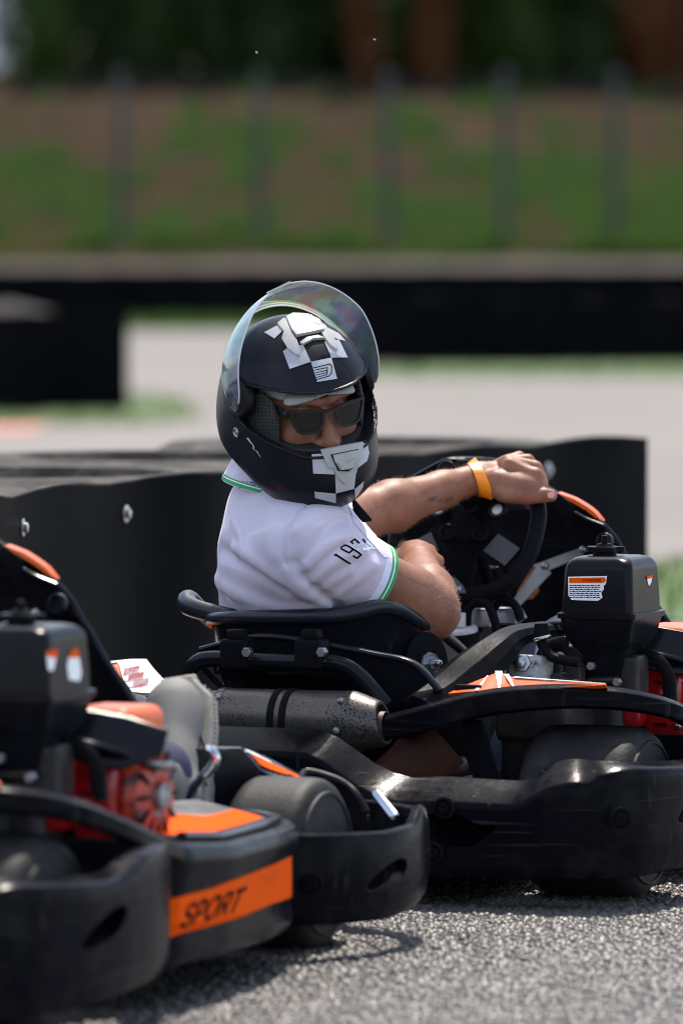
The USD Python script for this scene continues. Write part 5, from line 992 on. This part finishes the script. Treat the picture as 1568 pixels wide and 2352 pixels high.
FOLD = [([(540, 420), (600, 335), (680, 298), (770, 315), (850, 372)], .012, .0045), ([(565, 640), (650, 560), (740, 480), (830, 432)], .010, .004), ([(600, 715), (690, 630), (790, 560), (900, 520)], .011, .0045), ([(640, 775), (730, 700), (830, 640)], .009, .003),
        ([(700, 830), (770, 760), (860, 690), (960, 610)], .010, .003), ([(105, 460), (200, 520), (330, 600), (460, 690), (590, 762)], .013, .006), ([(110, 690), (200, 760), (330, 818), (470, 842), (620, 835)], .013, .006), ([(200, 330), (240, 450), (270, 540)], .016, .004), ([(160, 740), (300, 845), (440, 872)], .010, .004), ([(480, 640), (540, 720), (620, 780), (720, 830)], .010, .005), ([(420, 300), (380, 420), (420, 560)], .02, .003)]
GROOVE = [([(600, 276), (545, 320), (505, 380), (480, 450), (472, 540), (485, 620), (520, 690), (585, 748)], .0035, .0028), ([(120, 520), (220, 580), (340, 660), (470, 742)], .012, .006), ([(540, 600), (570, 660), (640, 740), (720, 800), (770, 850)], .009, .006), ([(150, 760), (260, 815), (420, 858)], .008, .004), ([(620, 650), (700, 570), (790, 510)], .008, .003), ([(580, 560), (640, 480), (720, 400), (800, 360)], .008, .003)]
FL = [(line(c4(l)), r, h) for l, r, h in FOLD]; GL = [(line(c4(l)), r, h) for l, r, h in GROOVE]
def d_poly(p, q):
    d = np.full(len(p), 9.)
    for a, b in zip(q[:-1], q[1:]): d = np.minimum(d, d_cone(p, a, b, 0, 0))
    return d
def shirt(p):
    d = shirt0(p); nr = np.abs(d) < .03
    if nr.any():
        x = p[nr]; k = np.zeros(len(x))
        for sg_, LL in ((1, FL), (-1, GL)):
            for q, r, h in LL:
                m_ = ((x > q.min(0) - 2.5 * r) & (x < q.max(0) + 2.5 * r)).all(1)
                if m_.any(): k[m_] += 1.7 * sg_ * h * np.exp(-(d_poly(x[m_], q) / r) ** 2)
        k += .0018 * meshkit.noise(x * A([14, 14, 22])) + .0010 * meshkit.noise(x * 38 + 5)
        d = d.copy(); d[nr] -= k
    return d
sp_ = np.vstack([[SR, SL, CUFF, CH, NK, BEL, PEL]])
shirt_mesh = nets(shirt, sp_.min(0) - A([.24, .24, .08]), sp_.max(0) + A([.16, .24, .14]), .0045)
sh_ = obj('polo_shirt', shirt_mesh, 'shirt', dr, smooth=True, world=True)
def cuff_ring(c, ax, r0, off, w, mt, name, n=56, ribs=False):
    a = axes(ax, (0, 0, 1)); ang = np.arange(n) * 2 * np.pi / n; d = np.cos(ang)[:, None] * a[:, 0] + np.sin(ang)[:, None] * a[:, 1]; rr = []
    for s in (off, off + w):
        b = c + ax * s; t = np.full(n, .02)
        for _ in range(40): t = t - np.clip(shirt0(b - ax * max(0, s + .006) + d * t[:, None]), -.01, .01) * .8
        rr.append((b, t))
    ring = [rr[0][0] + d * (rr[0][1][:, None] + .0008), rr[0][0] + d * (rr[0][1][:, None] + .0022), rr[1][0] + d * (rr[1][1][:, None] + .0022), rr[1][0] + d * (rr[1][1][:, None] + .0008), rr[1][0] + d * (rr[1][1][:, None] - .004), rr[0][0] + d * (rr[0][1][:, None] - .004)]
    t = loft(ring + [ring[0]], caps=False); return obj(name, t, mt, sh_, smooth=40, world=True)
for c_, a_ in ((CUFF, AX), (LCUFF, (ELL - SL) / np.linalg.norm(ELL - SL))):
    cuff_ring(c_, a_, 0, -.024, .0145, 'rib_knit', 'cuff'); cuff_ring(c_, a_, 0, -.0095, .0045, 'trim_green', 'cuff_stripe'); cuff_ring(c_, a_, 0, -.0049, .0026, 'trim_white', 'cuff_stripe'); cuff_ring(c_, a_, 0, -.0022, .0062, 'trim_green', 'cuff_stripe')
# collar: a turned band standing round the neck, higher at the back
upn = A([.10, -.12, .98]); cb = axes(upn, (1, 0, 0)); ang = np.linspace(0, 2 * np.pi, 49)[:-1]
NC = P(648, 1120, 12.295)
def collar_ring(r, h, k=1.0): return NC + np.cos(ang)[:, None] * cb[:, 0] * r * 1.12 + np.sin(ang)[:, None] * cb[:, 1] * r + (upn * h)[None] + A([0, 0, 1.0]) * (.010 * np.cos(ang - 3.3))[:, None] * k
cr = [collar_ring(.066, .030), collar_ring(.069, .036), collar_ring(.075, .036), collar_ring(.080, .028), collar_ring(.088, .004), collar_ring(.090, -.006), collar_ring(.087, -.007), collar_ring(.077, .022), collar_ring(.072, .030)]
cm = loft(cr + [cr[0]], caps=False); co = obj('collar', cm, 'shirt', sh_, smooth=50, world=True)
for (r0, h0, r1, h1, mt) in ((.0905, -.004, .0885, .0055, 'trim_green'), (.0895, .0015, .0892, .0035, 'trim_white')):
    a_, b_ = collar_ring(r0 + .0006, h0), collar_ring(r1 + .0006, h1); n_ = len(a_); k = np.arange(n_); k2 = (k + 1) % n_
    t = mk(np.vstack([a_, b_]), np.vstack([np.stack([k, k2, n_ + k2], 1), np.stack([k, n_ + k2, n_ + k], 1)])); obj('collar_stripe', t, mt, co, smooth=True, world=True)
# prints
c5 = lambda pts: [(718.7 + x / 4.8, 1176 + y / 4.8) for x, y in pts]
def stroke(pts, w):
    from shapely.geometry import LineString
    return list(LineString(pts).buffer(w, cap_style=2, join_style=2).exterior.coords)
pr = [stroke(c5([(232, 480), (262, 470)]), 2.0), stroke(c5([(245, 470), (412, 572)]), 2.2),
      stroke(c5([(395, 452), (312, 410), (305, 392), (345, 365), (372, 370), (505, 452), (525, 472), (485, 506), (455, 494), (438, 478)]), 2.0), stroke(c5([(395, 452), (432, 420), (426, 404)]), 2.0),
      stroke(c5([(440, 352), (415, 328), (455, 300), (510, 348)]), 2.0), stroke(c5([(545, 300), (575, 340)]), 1.9)]
for q in pr: obj('sleeve_print', patch(shirt, q, .0009, 3, y0=11.8), 'print_black', sh_, smooth=True, world=True)
for q in (stroke(c5([(470, 378), (560, 345)]), 2.6), stroke(c5([(540, 392), (560, 410), (600, 402)]), 2.4), stroke(c5([(590, 330), (660, 390)]), 3.0), stroke(c5([(610, 400), (690, 400)]), 2.4)): obj('sleeve_print', patch(shirt, q, .0009, 3, y0=11.8), 'print_silver', sh_, smooth=True, world=True)
def on_mesh(mesh, poly, off, step=3):
    t = flat_tri(poly, step); uv = t.vertices[:, :2]; d = A([ray(*q) for q in uv]); b, bi = cast(mesh, CAM, d); ok = bi >= 0; p = CAM + d * np.where(ok, b, 1)[:, None]
    n = mesh.face_normals[bi]; n = n * np.sign(-(n * d).sum(1))[:, None]; return skin_patch(t.faces, uv, p, n, ok, off, None)
c6 = lambda pts: [(522.7 + x / 4, 947.3 + y / 4) for x, y in pts]
for txt, qd, m_ in (('ALL', [(188, 672), (290, 655), (290, 620), (205, 625)], 'print_blue'), ('SPORT', [(290, 660), (480, 690), (480, 655), (292, 628)], 'print_blue')):
    t = on_mesh(cm, words(txt, [(u - 22, v + 2) for u, v in c6(qd)]), .0012, 3)
    if len(t.faces): obj('collar_print', t, m_, co, smooth=False, world=True)
for q in ([(190, 682), (280, 662), (280, 668), (192, 690)], [(300, 628), (365, 626), (365, 631), (300, 634)]):
    t = on_mesh(cm, [(u - 22, v + 2) for u, v in c6(q)], .0012, 3)
    if len(t.faces): obj('collar_print', t, 'print_red', co, smooth=False, world=True)
# chin strap end and front placket
obj('placket', patch(shirt, [(800, 1165), (835, 1185), (870, 1245), (892, 1282), (880, 1280), (845, 1240), (812, 1200)], .0016, 4, base=-.004, y0=11.8), 'shirt', sh_, smooth=30, world=True)
# trousers, shoes, wristband
def trousers(p):
    d = d_cone(p, PEL, BEL * .4 + PEL * .6, .135, .13)
    for i in (0, 1): d = smin(d, smin(d_cone(p, HIPS[i], KN[i], .092, .070), d_cone(p, KN[i], AN[i] * .8 + KN[i] * .2, .070, .055), .03), .04)
    k = .004 * meshkit.noise(p * 24) + .003 * np.sin(meshkit.noise(p * 9) * 9); return smax(d - k, -(p[:, 2] - .06), .01)
tp = np.vstack([KN, HIPS, AN, [PEL, BEL]]); obj('jeans', nets(trousers, tp.min(0) - .16, tp.max(0) + A([.12, .12, .06]), .008), 'jeans', dr, smooth=True, world=True)
def band_ring(c, ax, w):
    a = axes(ax, (0, 0, 1)); ang = np.arange(40) * 2 * np.pi / 40; d = np.cos(ang)[:, None] * a[:, 0] + np.sin(ang)[:, None] * a[:, 1]; rr = []
    for s in (-w / 2, w / 2):
        b = c + ax * s; t = np.full(40, .03)
        for _ in range(40): t = t - np.clip(body(b + d * t[:, None]), -.01, .01) * .8
        T_ = np.fft.rfft(t); T_[4:] = 0; u_ = np.fft.irfft(T_, 40); rr.append((b, u_ + min(.0035, max(0, (t - u_).max())) + .0008))
    rg = [rr[0][0] + d * (rr[0][1][:, None] - .001), rr[0][0] + d * (rr[0][1][:, None] + .0015), rr[1][0] + d * (rr[1][1][:, None] + .0015), rr[1][0] + d * (rr[1][1][:, None] - .001)]
    return loft(rg + [rg[0]], caps=False)
axw = P(1098, 1097, 12.84) - P(815, 1190, 12.80); axw /= np.linalg.norm(axw); obj('wristband', band_ring(P(1094, 1096, 12.838), axw, .0175), 'wristband', dr, smooth=40, world=True)
tat = []
tw = [(440, 445), (455, 470), (480, 475), (520, 445), (500, 440), (470, 450), (490, 465), (540, 470), (560, 450), (545, 470), (590, 480), (620, 450), (600, 460), (640, 470), (650, 440), (625, 445), (650, 465)]
tq = spline([(849 + x / 3.4286, 1012.7 + y / 3.4286, 0) for x, y in tw], 4)[:, :2]
obj('tattoo', patch(body, stroke([tuple(q) for q in tq], .55), .0014, 1.0, y0=12.4), 'tattoo_ink', dr, smooth=True, world=True)
# fine sunlit hair on both arms
def arm_hair(n, a, b, seed, r0):
    rg = np.random.default_rng(seed); ax = b - a; L = np.linalg.norm(ax); ax = ax / L; fc = body_mesh.triangles_center; t = (fc - a) @ ax; ds = np.linalg.norm(fc - a - t[:, None] * ax, axis=1)
    ok = np.nonzero((t > 0) & (t < L) & (ds < r0))[0]; ar = body_mesh.area_faces[ok]; f = rg.choice(ok, n, p=ar / ar.sum()); w3 = rg.dirichlet((1, 1, 1), n)
    p = (body_mesh.triangles[f] * w3[..., None]).sum(1); nrm = body_mesh.face_normals[f]; ln = rg.uniform(.004, .009, n)[:, None]; dr_ = nrm * .55 + ax * .75 + rg.normal(0, .25, (n, 3)); dr_ /= np.linalg.norm(dr_, axis=1, keepdims=True)
    return np.stack([p - nrm * .0005, p + dr_ * ln * .5 + nrm * .0008, p + dr_ * ln], 1)
hp_ = np.vstack([arm_hair(1100, ELL, WRL, 1, .075), arm_hair(900, ELR * .75 + SR * .25, ELR + (ELR - SR) * .12, 2, .085), arm_hair(600, ELR, WRR, 3, .075)])
pth = numbered(dr.path, 'arm_hair'); bc = UsdGeom.BasisCurves.Define(stage, pth); bc.CreateTypeAttr('linear'); bc.CreatePointsAttr(Vt.Vec3fArray.FromNumpy((dr.fr.l(hp_.reshape(-1, 3))).astype(np.float32))); bc.CreateCurveVertexCountsAttr(Vt.IntArray.FromNumpy(np.full(len(hp_), 3, np.int32)))
bc.CreateWidthsAttr(Vt.FloatArray.FromNumpy(np.tile(A([.00022, .00018, .00005], np.float32), len(hp_)))); bc.SetWidthsInterpolation('vertex'); mat('arm_hair', (.45, .27, .14), .35); UsdShade.MaterialBindingAPI.Apply(bc.GetPrim()).Bind(M['arm_hair']); bc.GetPrim().SetCustomDataByKey('kind', 'stuff')
# shoes of the driver
def shoe(fr, an, toe, parent, roll=0.0):
    """sneaker between the ankle and the toe tip: upper, sole, laces"""
    an, toe = A(an), A(toe); fx = toe - an; L = np.linalg.norm(fx); fx = fx / L; side = np.cross([0, 0, 1.0], fx); side /= np.linalg.norm(side); up = np.cross(fx, side); side, up = side * math.cos(roll) - up * math.sin(roll), up * math.cos(roll) + side * math.sin(roll); R_ = np.stack([fx, side, up], 1)
    c = an
    def loc(p): return (p - c) @ R_
    def wdt(x): return np.interp(x, [-.07, -.04, .05, .12, .17, .205], [.036, .043, .047, .051, .048, .020])
    def upper(p):
        q = loc(p); d = d_cone(q, A([-.035, 0, -.02]), A([.145, .004, -.040]), .043, .036); d = smin(d, d_cone(q, A([-.03, 0, -.01]), A([-.03, 0, .045]), .040, .038), .03); d = smin(d, d_ell(q, (.135, .004, -.042), (.066, .045, .036)), .02)
        return smax(d, -(q[:, 2] + .062), .006)
    def sole(p):
        q = loc(p); ang = np.abs(q[:, 1] - .003) - wdt(q[:, 0]) - .0085; d = np.maximum(ang * .7, np.maximum(-(q[:, 0] + .082), q[:, 0] - .214)); return smax(d, np.abs(q[:, 2] + .067) - .016, .006)
    lo_, hi_ = np.minimum(an, toe + fx * .1) - .16, np.maximum(an, toe + fx * .1) + .16
    s0 = obj('shoe', nets(upper, lo_, hi_, .004), 'shoe_leather', parent, smooth=True, world=True)
    obj('sole', nets(sole, lo_, hi_, .004), 'shoe_sole', s0, smooth=True, world=True)
    for k in range(4):
        x = .015 + k * .019; z = -.004 - k * .0085
        obj('lace', tube([c + R_ @ A([x, -.026, z - .012]), c + R_ @ A([x + .003, -.01, z + .008]), c + R_ @ A([x + .006, .01, z + .008]), c + R_ @ A([x + .003, .026, z - .012])], .0032, 6), 'shoe_lace', s0, world=True)
    for xs_, zo in ((.095, -.002), (.04, .002)):
        obj('seam', tube([c + R_ @ A([xs_ - .035, y * 1.0, -.052]) if abs(y) > .04 else c + R_ @ A([xs_ + .012 * (1 - (y / .045) ** 2), y, -.002 - .22 * xs_ - .012 * (y / .03) ** 2 + zo]) for y in (-.046, -.034, -.02, 0, .02, .034, .046)], .0016, 5), 'print_black', s0, world=True)
    st = [c + R_ @ A([x, s * (wdt(x) + .0075), -.058]) for s in (1, -1) for x in np.linspace(-.06, .19, 30)]
    obj('stitching', cat(*[rbox(q, (.004, .003, .005), .001, R=R_, seg=4) for q in st]), 'shoe_lace', s0, smooth=False, world=True, kind='stuff')
    obj('toe_holes', cat(*[rbox(c + R_ @ A([.115 + .012 * (i % 2), -.02 + .008 * (i // 2), -.009]), (.003, .003, .004), .001, R=R_, seg=4) for i in range(10)]), 'print_black', s0, smooth=False, world=True, kind='stuff')
    return R_
for i in (0, 1): shoe(FA, AN[i], TOE[i], dr)

# ------------------------------------------------------------------ crash helmet
he = thing('crash_helmet', 'matt black full-face helmet with white checker squares and its clear visor raised', 'helmet', loc=HC)
hm = nets(shell, lo, hi, .0028, snap=2); H_ = obj('shell', hm, 'helmet_black', he, smooth=50, world=True)
def liner(p):
    o = shell_o(p); d = smax(o + .0195, -(o + .046), .006); d = smax(d, -(opening(p) + .004), .01); q = hl(p)
    return smax(d, bottom(p) + .006, .006)
obj('liner', nets(liner, lo, hi, .006), 'liner', he, smooth=True, world=True)
for s in (1, -1):
    def pad(p, s=s):
        q = hl(p); d = d_ell(q, (s * .092, .050, -.005), (.026, .060, .075)); d = smax(d, shell_o(p) + .019, .006); d = smax(d, -d_ell(q, (0, .03, .01), (.074, .13, .13)), .012); return smax(d, -(q[:, 2] + .10), .004)
    obj('cheek_pad', nets(pad, lo, hi, .004), 'mesh_pad', he, smooth=True, world=True)
def gask(p):
    o = shell_o(p); op = opening(p); d = smax(op - .0052, -(op - .0005), .003); return smax(d, smax(o - .0035, -(o + .012), .003), .003)
obj('eyeport_gasket', nets(gask, lo, hi, .0026), 'gasket', he, smooth=40, world=True)
def lip(p):
    q = hl(p); d = d_ell(q, (0, .0, -.028), (.110, .155, .012)); d = smax(d, -d_ell(q, (0, -.01, -.028), (.098, .142, .05)), .003); return smax(smax(smax(d, -(q[:, 1] - .05), .004), np.abs(q[:, 0]) - .080, .004), shell_o(p) + .016, .003)
obj('breath_guard', nets(lip, lo, hi, .003), 'gasket', he, smooth=40, world=True)
def hood(p):
    q = hl(p); d = head(p); d = np.maximum(d - .0055, -(d + .003)); return smax(smax(d, -(q[:, 2] - .056 - .006 * np.cos(q[:, 0] * 45)), .003), -(q[:, 1] + .06), .003)
obj('balaclava', nets(hood, lo, hi, .0035), 'balaclava', dr, smooth=True, world=True)
def hpatch(name, q, mt, off=.0012, base=None, par=H_, step=2.2): return obj(name, patch(shell_o, c1(q), off, step, base=base, y0=11.9), mt, par, smooth=40, world=True)
for q in ([(515, 490), (640, 425), (668, 470), (595, 540)], [(662, 640), (700, 612), (735, 600), (820, 590), (880, 722), (715, 778)], [(880, 722), (1040, 690), (1085, 855), (930, 880)], [(985, 565), (1040, 552), (1100, 550), (1168, 688), (1040, 690)], [(640, 420), (720, 370), (840, 372), (960, 430), (1000, 470), (760, 500)], [(960, 430), (1100, 500), (1150, 560), (1090, 545), (985, 500)]): hpatch('checker_square', q, 'helmet_white')
for q in ([(888, 1447), (965, 1443), (1020, 1550), (1065, 1560), (1070, 1607), (900, 1600)], [(1070, 1607), (1235, 1570), (1218, 1718), (1075, 1755)], [(908, 1740), (1075, 1757), (1075, 1830), (915, 1790)], [(1220, 1722), (1293, 1660), (1285, 1710), (1228, 1793)], [(1270, 1375), (1322, 1355), (1335, 1440), (1320, 1500), (1235, 1565), (1250, 1500)]): hpatch('checker_square', q, 'helmet_white')
hpatch('bolt_mark', [(375, 1320), (392, 1316), (440, 1388), (440, 1412), (462, 1422), (497, 1485), (455, 1425), (428, 1405), (428, 1380)], 'helmet_white')
for q, w in (([(898, 772), (1028, 740), (1043, 760), (1040, 815), (1018, 836), (925, 862)], 4.0), ([(905, 790), (1008, 768), (1006, 800)], 3.6), ([(912, 810), (1006, 790), (1004, 806)], 3.6), ([(916, 828), (1006, 808), (1004, 816)], 3.6), ([(920, 846), (1012, 822)], 3.4)):
    hpatch('emblem', stroke(q, w), 'print_black', .0013, step=2)
# top vent: a raised white piece with two legs, hood and dark slot
hpatch('top_vent', [(622, 430), (668, 392), (700, 395), (735, 500), (772, 560), (800, 640), (795, 682), (760, 668), (700, 620), (656, 548), (672, 490)], 'vent_white', .0045, -.003)
hpatch('top_vent', [(930, 415), (985, 445), (1040, 520), (1086, 602), (1075, 634), (1030, 600), (985, 545), (960, 500)], 'vent_white', .0045, -.003)
hpatch('vent_hood', [(690, 392), (740, 366), (850, 372), (940, 415), (978, 488), (770, 532), (735, 490)], 'vent_white', .0078, -.003)
hpatch('vent_slot', [(772, 530), (975, 492), (984, 515), (900, 520), (800, 580)], 'gasket', .002, -.002)
hpatch('vent_lower', [(795, 580), (850, 540), (930, 525), (985, 545), (900, 550), (820, 592)], 'vent_white', .005, -.002)
hpatch('vent_print', [(725, 385), (748, 380), (775, 450), (840, 440), (845, 455), (760, 472)], 'helmet_white', .0084); hpatch('vent_print', [(860, 380), (880, 385), (900, 425), (950, 450), (935, 458), (888, 440)], 'helmet_white', .0084)
# chin vent
hpatch('chin_vent', [(955, 1412), (1278, 1350), (1272, 1480), (1245, 1505), (1228, 1590), (1150, 1684), (1082, 1622), (1060, 1560), (1015, 1548)], 'vent_white', .0045, -.003)
hpatch('vent_slot', [(1030, 1447), (1237, 1405), (1215, 1540), (1165, 1582), (1085, 1578)], 'gasket', .0052, .003)
hpatch('chin_vent_flap', [(1046, 1450), (1218, 1414), (1226, 1440), (1206, 1538), (1160, 1562), (1098, 1568), (1060, 1500)], 'vent_white', .0105, .003)
hpatch('chin_vent_flap', [(1075, 1510), (1130, 1520), (1195, 1478), (1180, 1550), (1105, 1566)], 'vent_white', .0135, .003)
for q in ((268, 985), (297, 1275)):
    c_, ok = trace(shell_o, c1([q]), 11.9); n_ = grad(shell_o, c_, 2e-3)[0]; obj('side_screw', lathe([(.0085, -.003), (.0085, .002), (.0075, .003), (.0065, .001), (.004, .001), (.003, .003), (.0008, .003)], c_[0], n_, 20), 'steel' if q[1] > 1200 else 'gasket', he, world=True)
def side_disc(p, s=1):
    q = hl(p); o = shell_o(p); r = np.hypot((q[:, 1] + .0) / 1.25, q[:, 2] - .050) - .034; return smax(smax(smax(r, o - .004, .003), -(o + .01), .003), -s * q[:, 0], .002)
for s in (1, -1): obj('visor_mount', nets(lambda p: side_disc(p, s), lo, hi, .0034), 'gasket', he, smooth=40, world=True)
# raised visor: a curved clear shield swung up about its side pivots
piv = A([0, .0, .055]); up_ = math.radians(122); th = np.linspace(-math.pi / 2 - .2, math.pi / 2 + .2, 61)
def vis(off):
    rows = []
    for t in th:
        a = abs(t) / (math.pi / 2); fall = np.clip((a - .62) / .58, 0, 1); x = (.1285 + off) * math.sin(t) if a <= 1 else (.1285 + off) * np.sign(t) * (1 - .02 * (a - 1)); y = (.153 + off) * math.cos(t)
        zt = .098 * (1 - fall) + .075 * fall; zb = -.030 * (1 - fall) + (.028) * fall; ee = np.clip((a - .98) / .15, 0, 1); m_ = (zt + zb) / 2; h_ = (zt - zb) / 2 * math.sqrt(max(1 - ee ** 2, .0004)); row = []
        for k in np.linspace(-1, 1, 11):
            z = m_ + h_ * k; b = 1 - .09 * ((z - .02) / .08) ** 2 * (1 if z > .02 else .3); row.append((x * (b * .5 + .5), y * b, z))
        rows.append(row)
    g = A(rows); q = g - piv; c, s = math.cos(up_), math.sin(up_); r = q.copy(); r[..., 1] = q[..., 1] * c - q[..., 2] * s; r[..., 2] = q[..., 1] * s + q[..., 2] * c; return hw((r + piv).reshape(-1, 3)).reshape(g.shape)
vo, vi = vis(0.0), vis(-.0022); vm = loft(np.concatenate([vo, vi[:, ::-1]], 1)); V_ = obj('visor', vm, 'visor', he, smooth=40, world=True)
for e in (0, -1): obj('visor_rim', tube(vo[1:-1, e] * .5 + vi[1:-1, e] * .5, .0013, 6, smooth=False), 'visor_edge', V_, world=True)
obj('visor_tab', hull([vo[24, 0], vo[29, 0], vo[24, 1], vo[29, 1]], .003), 'visor', V_, world=True)
# chin strap end
obj('chin_strap', hull([P(812, 1150, 12.25), P(822, 1168, 12.25), P(850, 1194, 12.24), P(835, 1196, 12.24), P(815, 1175, 12.25)], .003), 'satin_black', he, world=True)
# ------------------------------------------------------------------ sunglasses
sg = thing('sunglasses', 'black thick-framed sunglasses worn inside the open helmet', 'sunglasses', loc=hw((0, .11, .03)))
bend = lambda q: np.column_stack([q[:, 0], .1165 - .55 * (q[:, 0] / .07) ** 2 * .022 + q[:, 2], q[:, 1] + .030])
def rim2(s): return [(s * x, z) for x, z in ((.009, .012), (.012, .018), (.035, .021), (.060, .022), (.068, .021), (.067, .012), (.063, -.004), (.058, -.017), (.048, -.023), (.030, -.023), (.018, -.018), (.011, -.006))]
def sol(poly, z0, h, hole=None):
    pg = Polygon(poly, [hole] if hole else None); t = trimesh.creation.extrude_polygon(pg.buffer(0), h); t = mk(*trimesh.remesh.subdivide_to_size(t.vertices, t.faces, .006)); t.merge_vertices(); t.vertices[:, 2] += z0; t.vertices = hw(bend(t.vertices)); return t
for s in (1, -1):
    o_ = Polygon(rim2(s)).buffer(.002).buffer(-.002); i_ = list(o_.buffer(-.0048).exterior.coords); rm = obj('rim', sol(list(o_.exterior.coords), 0, .005, i_), 'glasses_frame', sg, smooth=30, world=True)
    obj('lens', sol(list(Polygon(i_).buffer(.0003).exterior.coords), .001, .002), 'lens', sg, smooth=30, world=True)
    obj('temple', hull([hw((s * .067, .098, .047)), hw((s * .067, .098, .036)), hw((s * .079, .0, .040)), hw((s * .079, .0, .033))], .0025), 'glasses_frame', sg, world=True)
obj('bridge', sol([(-.011, .015), (.011, .015), (.010, .009), (0, .012), (-.010, .009)], 0, .005), 'glasses_frame', sg, smooth=30, world=True)
obj('hinge_mark', hull([hw((-.0695, .094, .042)), hw((-.0695, .090, .042))], .0012), 'steel', sg, world=True)

# ------------------------------------------------------------------ the second driver, sitting in the kart at the left
fr = FB; d2 = thing('person', 'driver of the blurred left kart, only a pale sneaker showing', 'person', loc=wp(fr, .46, .045, 0))
h2 = [wp(fr, .47, -.04, .16), wp(fr, .47, .13, .16)]; k2_ = [wp(fr, .86, -.22, .33), wp(fr, .92, .24, .42)]
SH_A = P(384, 1782, 11.02); SH_T = SH_A + .205 * A([.0, .60, .80])
a2 = [SH_A, wp(fr, 1.20, .25, .16)]; t2 = [SH_T, wp(fr, 1.33, .26, .24)]
p2, c2_, n2_, hd2 = wp(fr, .46, .045, .17), wp(fr, .26, .045, .42), wp(fr, .18, .045, .60), wp(fr, .17, .045, .76)
s2 = [wp(fr, .20, -.15, .55), wp(fr, .20, .24, .55)]; e2 = [wp(fr, .45, -.27, .42), wp(fr, .45, .36, .42)]; w2 = [wp(fr, .72, -.12, .55), wp(fr, .72, .16, .55)]
DN = []
for i in (0, 1):
    f_ = t2[i] - a2[i]; f_ = f_ / np.linalg.norm(f_); sd_ = np.cross([0, 0, 1.0], f_); sd_ /= np.linalg.norm(sd_); DN.append(-np.cross(f_, sd_))
def body2(p):
    d = d_cone(p, p2, c2_, .12, .14); d = smin(d, d_cone(p, c2_, n2_, .13, .06), .06); d = smin(d, d_ell(p, hd2, (.075, .09, .11)), .03); d = smin(d, d_ell(p, hd2 + wp(fr, .095, 0, -.01) - fr.o, (.016, .016, .02)), .015)
    for i in (0, 1):
        for a, b, r0, r1 in ((n2_, s2[i], .05, .055), (s2[i], e2[i], .052, .042), (e2[i], w2[i], .042, .028), (w2[i], w2[i] + fr.R @ A([.07, 0, .02]), .032, .026), (h2[i], k2_[i], .075, .055), (k2_[i], a2[i], .052, .035), (a2[i], a2[i] + (t2[i] - a2[i]) * .5 + DN[i] * .042, .028, .020)): d = smin(d, d_cone(p, a, b, r0, r1), .025)
    return d
q = np.vstack([h2, k2_, a2, t2, s2, e2, w2, [p2, hd2 + .1]]); obj('body', nets(body2, q.min(0) - .12, q.max(0) + .1, .009), 'skin', d2, smooth=True, world=True)
def shirt2(p):
    d = d_cone(p, p2, c2_, .135, .155); d = smin(d, d_cone(p, c2_, n2_, .145, .068), .06)
    for i in (0, 1): d = smin(d, smin(d_cone(p, n2_, s2[i], .06, .068), d_cone(p, s2[i], e2[i] * .6 + s2[i] * .4, .068, .060), .03), .03)
    return d - .003 * meshkit.noise(p * 20)
obj('t_shirt', nets(shirt2, q.min(0) - .12, q.max(0) + .1, .010), 'satin_black', d2, smooth=True, world=True)
def tr2(p):
    d = d_cone(p, p2, p2 + A([0, 0, .06]), .14, .14)
    for i in (0, 1): d = smin(d, smin(d_cone(p, h2[i], k2_[i], .09, .068), d_cone(p, k2_[i], a2[i] * .93 + k2_[i] * .07, .066, .050), .03), .04)
    return d - .003 * meshkit.noise(p * 22)
obj('jeans', nets(tr2, q.min(0) - .15, q.max(0) + .1, .010), 'jeans', d2, smooth=True, world=True)
def hair2(p): d = d_ell(p, hd2 + fr.R @ A([-.012, 0, .015]), (.084, .098, .115)); return smax(d, (p - hd2) @ (fr.R @ A([.8, 0, -.6])) - .01, .02)
obj('hair', nets(hair2, hd2 - .15, hd2 + .16, .008), 'hair', d2, smooth=True, world=True)
shoe(fr, a2[0], t2[0], d2, .28); shoe(fr, a2[1], t2[1], d2)
# two specks of fluff drifting in front of the bank
for u, v, y, r, lb in ((589, 119, 12.4, .0012, 'tiny white speck of fluff in the air above the helmet'), (860, 90, 12.6, .0011, 'tiny white speck of fluff in the air right of the helmet, nearer the hedge top')):
    c_ = P(u, v, y); rg = np.random.default_rng(int(u)); pts = [c_ + rg.normal(0, r, 3) for _ in range(5)]; obj('fluff', cat(hull(pts, .0008, 6), *[tube([c_, c_ + rg.normal(0, r * 1.6, 3)], .0003, 4) for _ in range(7)]), 'fluff', label=lb, cat_='fluff')
